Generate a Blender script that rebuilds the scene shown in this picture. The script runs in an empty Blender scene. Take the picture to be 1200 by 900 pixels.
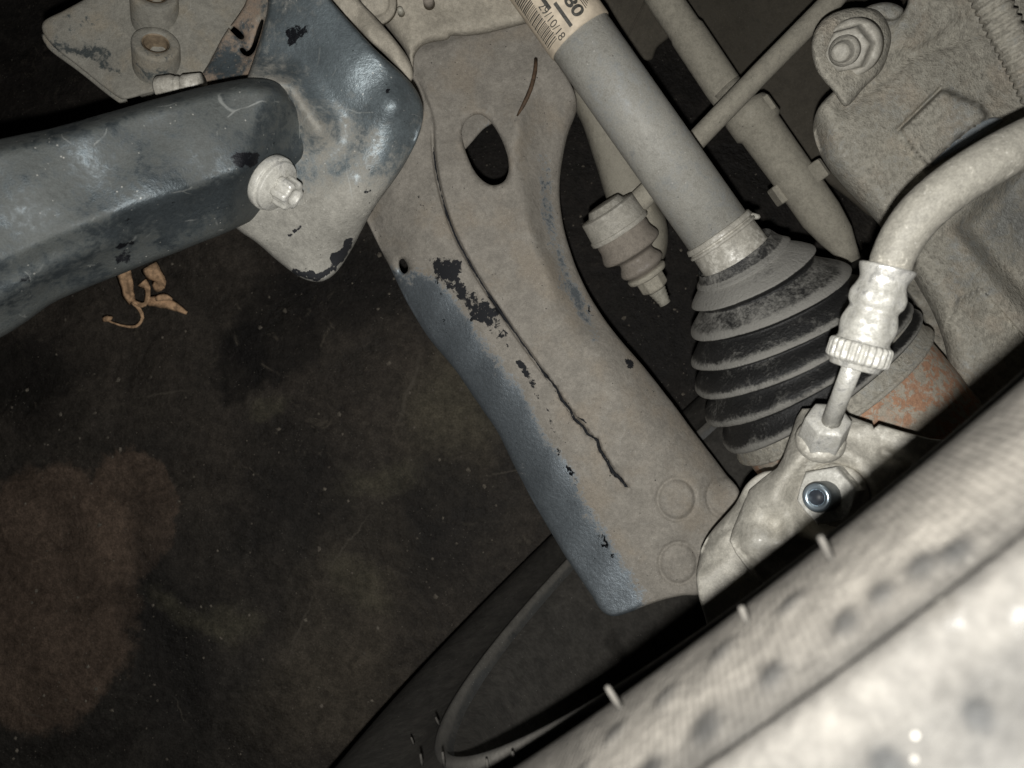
import bpy, math, random
import numpy as np
from mathutils import Matrix, Vector, geometry
random.seed(7); rng = np.random.default_rng(7)
S = bpy.context.scene
COL = S.collection

# ------------------------------------------------------------------ camera, light, world
F = 906.0                                   # focal length in pixels of a 1200 px wide picture
HUB = np.array([0.1188, 0.0137, 0.3400])    # centre of the wheel opening, metres (x right, y down, z forward)
AX = np.array([0.67145, 0.73114, -0.12080]); AX /= np.linalg.norm(AX)    # wheel axis, outboard
zh = np.array([0, 0, 1.0])
UP = -(zh - zh.dot(AX) * AX); UP /= np.linalg.norm(UP)
XW = np.array([1.0, 0, 0]) - UP[0] * UP; XW /= np.linalg.norm(XW)
YW = np.cross(UP, XW)
R = np.stack([XW, YW, UP])
FLOOR_C = HUB + AX * .1 - UP * .3175
CAM_H = -(UP @ FLOOR_C)
ORG = np.array([0, 0, CAM_H])
def W(p): return np.asarray(p, float) @ R.T + ORG
def P(px, py, d):
    px, py, d = np.broadcast_arrays(np.asarray(px, float), py, d)
    return np.stack([(px - 600) / F * d, (py - 450) / F * d, d], -1)
def floor_pt(px, py, lift=0.0):
    r = P(px, py, 1.0); t = (UP @ FLOOR_C + lift) / (r @ UP)
    return r * np.asarray(t)[..., None]
def px2m(px, d): return px * d / F

cd = bpy.data.cameras.new('camera'); cam = bpy.data.objects.new('camera', cd); COL.objects.link(cam)
m = Matrix.Identity(4)
for i, v in enumerate([R @ np.array([1, 0, 0]), R @ np.array([0, -1, 0]), R @ np.array([0, 0, -1.])]):
    for k in range(3): m[k][i] = v[k]
for k in range(3): m[k][3] = ORG[k]
cam.matrix_world = m
cd.sensor_width = 36; cd.lens = 36 * F / 1200; cd.clip_start = .01; cd.clip_end = 50
cd.dof.use_dof = True; cd.dof.focus_distance = .36; cd.dof.aperture_fstop = 24
S.camera = cam

w = bpy.data.worlds.new('World'); S.world = w; w.use_nodes = True
w.node_tree.nodes['Background'].inputs[0].default_value = (.5, .55, .62, 1)
w.node_tree.nodes['Background'].inputs[1].default_value = .004
ld = bpy.data.lights.new('phone_flash', 'POINT'); ld.energy = 4.8; ld.shadow_soft_size = .0016; ld.color = (1, .985, .95)
lo = bpy.data.objects.new('phone_flash', ld); COL.objects.link(lo); lo.location = W([-.0005, .0090, -.001])
S.view_settings.view_transform = 'Standard'; S.view_settings.look = 'None'; S.view_settings.exposure = 0; S.view_settings.gamma = 1
S.view_settings.use_curve_mapping = False
S.render.engine = 'CYCLES'
S.cycles.sample_clamp_indirect = 4

# ------------------------------------------------------------------ materials
def L(r, g, b):
    f = lambda c: ((c / 255 + .055) / 1.055) ** 2.4 if c > 10 else c / 255 / 12.92
    return (f(r), f(g), f(b), 1)
class NT:
    def __init__(s, name):
        s.m = bpy.data.materials.new(name); s.m.use_nodes = True; s.t = s.m.node_tree; s.n = s.t.nodes
        s.b = s.n['Principled BSDF']; s.co = s.n.new('ShaderNodeTexCoord').outputs['Object']
    def lk(s, a, b):
        if isinstance(a, (int, float)): b.default_value = a
        elif isinstance(a, tuple): b.default_value = a
        else: s.t.links.new(a, b)
    def noise(s, scale, detail=4, rough=.55, dist=0, co=None):
        n = s.n.new('ShaderNodeTexNoise'); n.inputs['Scale'].default_value = scale; n.inputs['Detail'].default_value = detail
        n.inputs['Roughness'].default_value = rough; n.inputs['Distortion'].default_value = dist
        s.lk(co or s.co, n.inputs['Vector']); return n.outputs['Fac']
    def vor(s, scale, co=None, out='Distance'):
        n = s.n.new('ShaderNodeTexVoronoi'); n.inputs['Scale'].default_value = scale; s.lk(co or s.co, n.inputs['Vector']); return n.outputs[out]
    def math(s, op, a, b=0.0, c=None, clamp=False):
        n = s.n.new('ShaderNodeMath'); n.operation = op; n.use_clamp = clamp; s.lk(a, n.inputs[0]); s.lk(b, n.inputs[1])
        if c is not None: s.lk(c, n.inputs[2])
        return n.outputs[0]
    def step(s, v, lo, hi, a=0.0, b=1.0):
        n = s.n.new('ShaderNodeMapRange'); n.interpolation_type = 'SMOOTHSTEP'
        s.lk(v, n.inputs[0]); n.inputs[1].default_value = lo; n.inputs[2].default_value = hi
        n.inputs[3].default_value = a; n.inputs[4].default_value = b; return n.outputs[0]
    def mix(s, fac, a, b):
        n = s.n.new('ShaderNodeMix'); n.data_type = 'RGBA'; s.lk(fac, n.inputs[0]); s.lk(a, n.inputs[6]); s.lk(b, n.inputs[7]); return n.outputs[2]
    def mul(s, c, v):
        n = s.n.new('ShaderNodeVectorMath'); n.operation = 'SCALE'; s.lk(c if not isinstance(c, tuple) else c[:3], n.inputs[0]); s.lk(v, n.inputs['Scale']); return n.outputs[0]
    def attr(s, name):
        n = s.n.new('ShaderNodeAttribute'); n.attribute_name = name; return n.outputs['Fac']
    def bump(s, h, strength, dist, prev=None):
        n = s.n.new('ShaderNodeBump'); n.inputs['Strength'].default_value = strength; n.inputs['Distance'].default_value = dist
        s.lk(h, n.inputs['Height'])
        if prev: s.lk(prev, n.inputs['Normal'])
        return n.outputs[0]
    def out(s, color, rough, normal=None, metal=0.0, spec=.5):
        s.lk(color, s.b.inputs['Base Color']); s.lk(rough, s.b.inputs['Roughness']); s.lk(metal, s.b.inputs['Metallic'])
        s.b.inputs['Specular IOR Level'].default_value = spec
        if normal: s.lk(normal, s.b.inputs['Normal'])
        return s.m
def dusty(name, dust, paint, bias=.0, soft=.12, big=28, grain=520, bump=.35, rough_d=.85, rough_p=.45, spots=.5, light=.3, tan=None, metal=0.0, rust=None, streak=None, aw=.62, gain=1.5, scratch=0.0, mott=.10, pv=.35):
    """dust film over paint; attribute 'wear' (0..1) shows where the film is rubbed off"""
    t = NT(name)
    a = t.attr('wear'); dk = t.attr('dark')
    co = t.co
    if streak:
        mp = t.n.new('ShaderNodeMapping'); mp.inputs['Scale'].default_value = streak[1]; mp.inputs['Rotation'].default_value = streak[0]
        t.lk(t.co, mp.inputs[0]); co = mp.outputs[0]
    n1 = t.noise(big, 6, .6, .4, co); n2 = t.noise(big * 5.5, 7, .68, .2, co); n3 = t.noise(grain, 3, .6); n4 = t.noise(grain * 3.3, 2, .5)
    v = t.math('ADD', t.math('MULTIPLY', n1, .5), t.math('MULTIPLY', n2, .5))
    v = t.math('ADD', t.math('MULTIPLY', t.math('SUBTRACT', v, .5), gain), .5)
    v = t.math('ADD', v, t.math('MULTIPLY', t.math('SUBTRACT', n3, .5), .5))
    mask = t.step(t.math('ADD', v, t.math('MULTIPLY', t.math('SUBTRACT', a, .5), aw)), .5 + bias - soft, .5 + bias + soft)
    d = t.mul(dust, t.step(n2, .3, .72, .84, 1.14))
    if tan: d = t.mix(t.step(t.noise(big * 1.7, 5, .6), .48, .66), d, tan)
    if rust:
        rm = t.math('MULTIPLY', t.step(t.noise(rust[1], 6, .7, .6), .47, .53), t.step(t.noise(rust[1] / 4, 3), .3, .5))
        rc = t.mix(t.noise(900, 2), L(140, 86, 54), L(188, 130, 88)); d = t.mix(t.math('MULTIPLY', rm, rust[0]), d, rc)
    p = t.mul(paint, t.step(n1, .3, .7, 1 - pv, 1 + pv))
    c = t.mix(mask, d, p)
    # grain
    c = t.mul(c, t.step(n3, .3, .7, 1 - mott, 1 + mott)); c = t.mul(c, t.step(n4, .3, .7, .9, 1.1))
    if scratch:
        dn = t.n.new('ShaderNodeTexNoise'); dn.inputs['Scale'].default_value = 40; dn.inputs['Detail'].default_value = 3; t.lk(t.co, dn.inputs['Vector'])
        sc_ = t.n.new('ShaderNodeVectorMath'); sc_.operation = 'SCALE'; sc_.inputs['Scale'].default_value = .012; t.lk(dn.outputs['Color'], sc_.inputs[0])
        ad_ = t.n.new('ShaderNodeVectorMath'); t.lk(t.co, ad_.inputs[0]); t.lk(sc_.outputs[0], ad_.inputs[1])
        vo = t.n.new('ShaderNodeTexVoronoi'); vo.feature = 'DISTANCE_TO_EDGE'; vo.inputs['Scale'].default_value = 34; t.lk(ad_.outputs[0], vo.inputs['Vector'])
        sm = t.math('MULTIPLY', t.step(vo.outputs['Distance'], .003, .010, 1, 0), t.step(t.noise(95, 2), .54, .64)); c = t.mix(t.math('MULTIPLY', sm, scratch), c, (.42, .43, .41, 1))
    # pits of bare black and light grit specks
    if spots:
        sp = t.math('MULTIPLY', t.step(t.math('ADD', t.vor(230), t.math('MULTIPLY', n3, .12)), .12, .145, 1, 0), t.step(t.noise(65, 2), .44, .54)); c = t.mix(t.math('MULTIPLY', sp, spots), c, (.012, .012, .013, 1))
    if light:
        sp2 = t.math('MULTIPLY', t.step(t.vor(380), .07, .13, 1, 0), t.step(t.noise(60, 2, .5, 1), .43, .55)); c = t.mix(t.math('MULTIPLY', sp2, light), c, (.62, .60, .55, 1))
    dm = t.step(t.math('ADD', dk, t.math('MULTIPLY', t.math('SUBTRACT', n2, .5), 2.0)), .52, .60)
    dm = t.math('MULTIPLY', dm, t.step(n3, .26, .36))
    c = t.mix(dm, c, (.010, .011, .014, 1))
    r = t.step(mask, 0, 1, rough_d, rough_p)
    h = t.math('ADD', t.math('MULTIPLY', n3, .7), t.math('MULTIPLY', n4, .3)); h = t.math('ADD', h, t.math('MULTIPLY', t.math('ADD', mask, dm), -.3))
    nb = t.bump(n2, .25, .002); nb = t.bump(h, bump, .0009, nb)
    return t.out(c, r, nb, t.math('MULTIPLY', mask, metal) if metal else 0.0)
DUST = (.36, .325, .27, 1)
M = {}
M['arm'] = dusty('control_arm_dust_over_paint', (.295, .272, .236, 1), (.33, .375, .41, 1), bias=.06, gain=1.2, scratch=.12, aw=.80, soft=.11, metal=.8, big=22, spots=.9, light=.35, tan=(.30, .265, .218, 1), rough_p=.5, pv=.12)
M['beam'] = dusty('worn_black_beam_paint', (.072, .079, .076, 1), (.056, .067, .073, 1), bias=-.02, soft=.2, big=24, rough_d=.7, rough_p=.5, metal=.6, aw=.36, gain=2.2, scratch=.3, spots=.3, light=.4, bump=.35)
M['bracket'] = dusty('worn_bracket_paint', (.27, .26, .23, 1), (.135, .160, .172, 1), bias=.0, soft=.22, big=26, rough_p=.45, metal=.5, aw=.80, gain=1.9, scratch=.3, spots=.7, light=.4, bump=.3)
M['plate'] = dusty('dusty_plate', (.225, .215, .185, 1), (.05, .058, .058, 1), bias=.09, gain=1.9, scratch=.15, soft=.1, big=30, spots=.2, light=.15, tan=(.245, .22, .175, 1))
M['rusty_plate'] = dusty('rusty_side_plate', (.26, .225, .18, 1), (.045, .055, .06, 1), bias=.05, soft=.14, big=30, rust=(.15, 60))
M['housing'] = dusty('dusty_alloy', (.34, .31, .255, 1), (.22, .21, .18, 1), bias=.1, big=24, spots=.25, light=.2)
M['shaft'] = dusty('dusty_shaft', (.34, .33, .295, 1), (.215, .222, .218, 1), bias=.02, soft=.2, big=30, spots=.6, light=.55, bump=.3, rough_d=.6)
M['rod'] = dusty('dusty_rod', (.36, .335, .275, 1), (.28, .26, .21, 1), bias=.1, big=40, spots=.5, light=.1, bump=.2, grain=700)
M['cast'] = dusty('dusty_cast_iron', (.34, .32, .27, 1), (.21, .21, .195, 1), bias=.05, soft=.14, big=30, grain=420, bump=1.4, mott=.22, spots=.3, light=.6, tan=(.335, .30, .245, 1))
M['pale'] = dusty('pale_dusty_metal', (.40, .38, .33, 1), (.46, .445, .40, 1), bias=.06, soft=.12, big=38, spots=.15, light=.4, bump=.3, rough_d=.55, rough_p=.24)
M['fitting'] = dusty('dusty_plated_fitting', (.43, .42, .38, 1), (.70, .69, .65, 1), bias=.02, soft=.14, big=45, spots=.15, light=.2, bump=.2, rough_d=.5, rough_p=.33, metal=.75)
M['hose'] = dusty('dusty_rubber_hose', (.30, .285, .245, 1), (.42, .40, .35, 1), bias=.12, soft=.06, big=70, spots=.1, light=.5, bump=.15, rough_d=.6, rough_p=.22)
M['bolt'] = dusty('dusty_bolt', (.33, .315, .265, 1), (.25, .24, .21, 1), bias=.1, big=60, spots=.15, light=.1, bump=.15, rough_d=.5)
M['rust'] = dusty('rust_cup', (.36, .32, .26, 1), (.30, .28, .24, 1), bias=.1, big=40, rust=(.65, 210), spots=.1, bump=.5)
M['nut_boot'] = dusty('brown_rubber', (.25, .22, .185, 1), (.17, .15, .13, 1), bias=.05, big=50, spots=0, light=.05)
M['panel'] = dusty('dark_underbody_panel', (.10, .088, .068, 1), (.06, .056, .045, 1), bias=.05, big=14, spots=.1, light=.15)
M['boot'] = None
def boot_mat():
    t = NT('dusty_black_rubber')
    n2 = t.noise(75, 7, .7, .6); n3 = t.noise(750, 4, .7); dst = t.attr('wear')
    f = t.step(t.math('ADD', t.math('MULTIPLY', dst, .8), t.math('ADD', t.math('MULTIPLY', n3, .7), t.math('MULTIPLY', n2, 1.1))), 1.0, 1.5)
    c = t.mix(f, (.016, .016, .016, 1), (.235, .228, .208, 1))
    return t.out(c, t.step(f, 0, 1, .5, .8), t.bump(n2, .25, .003, t.bump(n3, .8, .0008)))
M['boot'] = boot_mat()
def tyre_mat():
    t = NT('dusty_tyre_rubber')
    uv = t.n.new('ShaderNodeUVMap').outputs[0]
    sx = t.n.new('ShaderNodeSeparateXYZ'); t.lk(uv, sx.inputs[0]); th = sx.outputs[0]; rr = sx.outputs[1]
    n1 = t.noise(55, 5, .6, .4); n3 = t.noise(600, 3, .6); n2 = t.noise(180, 5, .65)
    wave = t.math('SINE', t.math('MULTIPLY', th, 2 * math.pi * 1500))
    zone = t.step(rr, .245, .25)
    zone = t.math('MULTIPLY', zone, t.step(rr, .268, .276, 1, 0))
    dust = t.attr('wear')
    f = t.step(t.math('ADD', dust, t.math('MULTIPLY', t.math('SUBTRACT', n1, .5), .28)), .1, .9)
    c = t.mix(f, (.018, .018, .0175, 1), (.135, .124, .107, 1))
    c = t.mul(c, t.step(n2, .3, .7, .8, 1.2)); c = t.mul(c, t.step(n3, .3, .7, .88, 1.12))
    sp = t.math('MULTIPLY', t.step(t.vor(330), .07, .13, 1, 0), t.step(t.noise(90, 2), .5, .6)); c = t.mix(t.math('MULTIPLY', sp, .35), c, (.4, .38, .34, 1))
    wet = t.attr('dark')
    nb = t.bump(t.math('MULTIPLY', wave, zone), .22, .0003); nb = t.bump(n3, .25, .0005, nb); nb = t.bump(t.noise(330, 5, .7), .35, .0012, nb)
    r = t.math('SUBTRACT', .85, t.math('MULTIPLY', t.step(t.math('ADD', wet, t.math('MULTIPLY', t.math('SUBTRACT', n2, .5), 1.4)), .5, .8), .42))
    return t.out(c, r, nb, 0.0, .22)
M['tyre'] = tyre_mat()
def simple(name, c, r=.6, metal=0, n=300, b=.2, var=.25):
    t = NT(name); k = t.noise(n, 4, .6); c2 = t.mul(c, t.step(k, .3, .7, 1 - var, 1 + var)); return t.out(c2, r, t.bump(k, b, .0006), metal)
M['rim'] = dusty('grimy_dark_rim', (.12, .113, .10, 1), (.066, .067, .065, 1), bias=-.12, soft=.2, big=16, spots=0, light=.35, bump=.15, rough_p=.5)
M['label'] = simple('cream_paper_label', (.62, .53, .41, 1), .7, 0, 220, .15, .16)
M['ink'] = simple('faded_black_ink', (.06, .058, .05, 1), .6, 0, 900, .05, .5)
M['zinc'] = simple('bare_zinc', (.42, .50, .56, 1), .28, .8, 300, .05, .1)
M['zinc_dark'] = simple('grey_zinc_side', (.11, .125, .13, 1), .4, .4, 300, .1)
M['recess'] = simple('dark_socket', (.03, .035, .045, 1), .5, 0)
M['thread'] = simple('rusty_thread', (.22, .17, .115, 1), .6, .1, 500, .3)
M['bark'] = simple('dry_bark', (.80, .52, .31, 1), .8, 0, 220, .5, .45)
M['twig'] = simple('brown_twig', (.085, .052, .03, 1), .7, 0, 400, .5, .4)
M['grit'] = simple('pale_grit', (.24, .21, .17, 1), .8, 0, 300, .3, .5)
M['shiny'] = dusty('bare_shiny_steel', (.24, .26, .27, 1), (.10, .12, .135, 1), bias=0, soft=.25, big=60, rough_d=.35, rough_p=.25, spots=0, light=.8)
def floor_mat():
    t = NT('oily_garage_floor')
    n1 = t.noise(3.2, 6, .62, .6); n2 = t.noise(14, 7, .68, .7); n3 = t.noise(120, 5, .7); n4 = t.noise(700, 2, .6)
    wv = t.n.new('ShaderNodeVectorMath'); wv.operation = 'ADD'
    ns = t.n.new('ShaderNodeTexNoise'); ns.inputs['Scale'].default_value = 9; ns.inputs['Detail'].default_value = 10; ns.inputs['Roughness'].default_value = .68; t.lk(t.co, ns.inputs['Vector'])
    sc = t.n.new('ShaderNodeVectorMath'); sc.operation = 'SCALE'; sc.inputs['Scale'].default_value = .09; t.lk(ns.outputs['Color'], sc.inputs[0])
    t.lk(t.co, wv.inputs[0]); t.lk(sc.outputs[0], wv.inputs[1]); wco = wv.outputs[0]
    wv2 = t.n.new('ShaderNodeVectorMath'); wv2.operation = 'ADD'; sc3 = t.n.new('ShaderNodeVectorMath'); sc3.operation = 'SCALE'; sc3.inputs['Scale'].default_value = .03
    t.lk(ns.outputs['Color'], sc3.inputs[0]); t.lk(t.co, wv2.inputs[0]); t.lk(sc3.outputs[0], wv2.inputs[1]); wco2 = wv2.outputs[0]
    def blob(px, py, rx, ry, rot, soft=.35):
        soft *= .45
        c = W(floor_pt(px, py)); k = .66 / F
        s = t.n.new('ShaderNodeVectorMath'); s.operation = 'SUBTRACT'; t.lk(wco, s.inputs[0]); s.inputs[1].default_value = (c[0] + .045, c[1] + .045, .045)
        mp = t.n.new('ShaderNodeMapping'); mp.vector_type = 'TEXTURE'; mp.inputs['Rotation'].default_value = (0, 0, math.radians(rot)); mp.inputs['Scale'].default_value = (rx * k, ry * k, 1)
        t.lk(s.outputs[0], mp.inputs[0]); ln = t.n.new('ShaderNodeVectorMath'); ln.operation = 'LENGTH'; t.lk(mp.outputs[0], ln.inputs[0])
        return t.step(ln.outputs['Value'], 1 - soft, 1 + soft, 1, 0)
    c = t.mix(t.step(n1, .35, .65), (.048, .043, .037, 1), (.074, .062, .050, 1))
    for b in [(50, 690, 125, 165, 5, .12), (150, 600, 55, 80, 20, .15)]: c = t.mix(t.math('MULTIPLY', blob(*b), .85), c, (.175, .125, .092, 1))
    for b in [(400, 720, 70, 130, -22, .8), (520, 520, 60, 70, 0, .9), (400, 830, 120, 60, 10, .9)]: c = t.mix(t.math('MULTIPLY', blob(*b), .5), c, (.105, .088, .066, 1))
    for b in [(320, 385, 60, 60, 0, .35), (275, 420, 35, 40, 0, .5), (20, 60, 150, 140, 0, .8), (30, 430, 80, 50, 0, .9), (720, 250, 120, 260, 10, .5), (880, 200, 100, 220, 30, .5), (570, 190, 70, 70, 0, .5), (400, 330, 80, 60, 0, .9)]:
        c = t.mix(t.math('MULTIPLY', blob(*b), .75), c, (.014, .0125, .0115, 1))
    for b in [(500, 600, 60, 65, 0, 1.6), (200, 740, 45, 130, 12, 1.3), (340, 560, 60, 90, 0, 1.6)]: c = t.mix(t.math('MULTIPLY', blob(*b), .6), c, (.024, .022, .020, 1))
    for b in [(420, 690, 40, 22, -30, 1.2), (215, 715, 45, 14, -30, 1.2), (265, 725, 30, 25, 0, 1.2), (440, 560, 50, 18, 20, 1.4), (540, 470, 60, 50, 0, 1.5), (320, 470, 22, 16, 0, 1.0)]: c = t.mix(t.math('MULTIPLY', blob(*b), .45), c, (.155, .14, .095, 1))
    c = t.mul(c, t.step(n2, .28, .72, .6, 1.4)); c = t.mul(c, t.step(n3, .3, .7, .72, 1.3)); c = t.mul(c, t.step(n4, .3, .7, .75, 1.25))
    # pale scuffs and dust specks
    sc2 = t.math('MULTIPLY', t.step(t.noise(40, 8, .8, 1.5), .57, .66), t.step(n1, .4, .62)); c = t.mix(t.math('MULTIPLY', sc2, .55), c, (.18, .155, .12, 1))
    sp = t.math('MULTIPLY', t.step(t.vor(240), .07, .12, 1, 0), t.step(t.noise(25, 3), .44, .56)); c = t.mix(t.math('MULTIPLY', sp, .6), c, (.34, .31, .26, 1))
    # thin scratches
    for (x0, y0, x1, y1, wd) in [(372, 690, 442, 588, 1.7), (330, 790, 372, 690, 2.2), (455, 520, 500, 400, 3.0), (200, 810, 222, 850, 1.0), (560, 560, 640, 540, 1.6), (20, 830, 60, 845, 1.0), (150, 470, 230, 450, 1.3)]:
        a, b = W(floor_pt(x0, y0)), W(floor_pt(x1, y1)); mid = (a + b) / 2; dv = b - a; ang = math.atan2(dv[1], dv[0])
        s = t.n.new('ShaderNodeVectorMath'); s.operation = 'SUBTRACT'
        t.lk(wco2, s.inputs[0]); s.inputs[1].default_value = (mid[0] + .015, mid[1] + .015, .015)
        mp = t.n.new('ShaderNodeMapping'); mp.vector_type = 'TEXTURE'; mp.inputs['Rotation'].default_value = (0, 0, ang); mp.inputs['Scale'].default_value = (np.linalg.norm(dv) / 2, wd * .66 / F, 1)
        t.lk(s.outputs[0], mp.inputs[0]); ln = t.n.new('ShaderNodeVectorMath'); ln.operation = 'LENGTH'; t.lk(mp.outputs[0], ln.inputs[0])
        c = t.mix(t.math('MULTIPLY', t.step(ln.outputs['Value'], .2, 1.2, 1, 0), .45), c, (.2, .175, .14, 1))
    r = t.step(n2, .3, .7, .55, .85)
    nb = t.bump(n2, .5, .008); nb = t.bump(n3, .8, .003, nb)
    return t.out(c, r, nb, 0.0, .35)
M['floor'] = floor_mat()

# ------------------------------------------------------------------ object helpers
def link(name, verts_w, faces, mat, parent=None, loc=None, smooth=True, attrs=None, uv=None):
    v = np.asarray(verts_w, float)
    if parent is not None: base = np.array(parent['_o'])
    elif loc is not None: base = np.asarray(loc, float)
    else: base = v.mean(0)
    me = bpy.data.meshes.new(name); me.from_pydata((v - base).tolist(), [], [list(map(int, f)) for f in faces]); me.update()
    if smooth: me.shade_smooth()
    if isinstance(mat, str): mat = M[mat]
    me.materials.append(mat)
    for k, a in (attrs or {}).items():
        at = me.attributes.new(k, 'FLOAT', 'POINT'); at.data.foreach_set('value', np.asarray(a, np.float32))
    if uv is not None:
        ul = me.uv_layers.new(name='UVMap'); li = np.zeros(len(me.loops), np.int32); me.loops.foreach_get('vertex_index', li)
        ul.data.foreach_set('uv', np.asarray(uv, np.float32)[li].ravel())
    o = bpy.data.objects.new(name, me); COL.objects.link(o)
    if parent is not None:
        o.parent = parent; o['_o'] = list(base)
    else:
        o.location = base; o['_o'] = list(base)
    return o
def thing(name, label, cat, at, group=None):
    o = bpy.data.objects.new(name, None); COL.objects.link(o); o.empty_display_size = .02
    p = W(at); o.location = p; o['_o'] = list(p); tag(o, label, cat, group); return o
def tag(o, label, cat, group=None):
    o['label'] = label; o['category'] = cat
    if group: o['group'] = group
def smoothstep(a, b, x):
    t = np.clip((x - a) / (b - a), 0, 1); return t * t * (3 - 2 * t)
def seg_dist(X, Y, pts, closed=False):
    pts = np.asarray(pts, float); A = pts if closed else pts[:-1]; B = np.roll(pts, -1, 0) if closed else pts[1:]
    D = np.full(X.shape, 1e9)
    for a, b in zip(A, B):
        d = b - a; l = d @ d + 1e-9; t = np.clip(((X - a[0]) * d[0] + (Y - a[1]) * d[1]) / l, 0, 1)
        D = np.minimum(D, np.hypot(X - a[0] - t * d[0], Y - a[1] - t * d[1]))
    return D
def inside(X, Y, poly):
    poly = np.asarray(poly, float); r = np.zeros(X.shape, bool); A = poly; B = np.roll(poly, -1, 0)
    for a, b in zip(A, B):
        if a[1] == b[1]: continue
        c = ((a[1] > Y) != (b[1] > Y)) & (X < (b[0] - a[0]) * (Y - a[1]) / (b[1] - a[1]) + a[0]); r ^= c
    return r
def sd(X, Y, poly):            # >0 inside
    D = seg_dist(X, Y, poly, True); return np.where(inside(X, Y, poly), D, -D)
def mound(X, Y, poly, soft): return smoothstep(0, soft, sd(X, Y, poly))
def gauss(X, Y, x, y, rx, ry=None, rot=0):
    ry = ry or rx; c, s = math.cos(math.radians(rot)), math.sin(math.radians(rot)); u = (X - x) * c + (Y - y) * s; v = -(X - x) * s + (Y - y) * c
    return np.exp(-(u / rx) ** 2 - (v / ry) ** 2)
def spline(pts, step=4.0, closed=True):
    p = np.asarray(pts, float); n = len(p); out = []
    for i in range(n if closed else n - 1):
        g = (lambda k: p[k % n]) if closed else (lambda k: p[min(max(k, 0), n - 1)])
        p0, p1, p2, p3 = g(i - 1), g(i), g(i + 1), g(i + 2)
        # centripetal tangents keep corners tame
        d1 = np.linalg.norm(p2 - p1); m1 = (p2 - p0) * d1 / (np.linalg.norm(p2 - p1) + np.linalg.norm(p1 - p0) + 1e-9); m2 = (p3 - p1) * d1 / (np.linalg.norm(p3 - p2) + np.linalg.norm(p2 - p1) + 1e-9)
        k = max(1, int(round(d1 / step)))
        for j in range(k):
            t = j / k; out.append((2*t**3-3*t**2+1)*p1 + (t**3-2*t**2+t)*m1 + (-2*t**3+3*t**2)*p2 + (t**3-t**2)*m2)
    if not closed: out.append(p[-1])
    return np.array(out)
def wob(poly, amp, sc=9.0):
    n = len(poly); ph = rng.random(6) * 6.28; s = np.arange(n)
    o = sum(np.sin(s * (k + 1) / sc + ph[k]) / (k + 1) for k in range(6))[:, None] * amp
    t = np.roll(poly, -1, 0) - np.roll(poly, 1, 0); nn = np.stack([t[:, 1], -t[:, 0]], 1); nn /= np.linalg.norm(nn, axis=1)[:, None] + 1e-9
    return poly + nn * o
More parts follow.
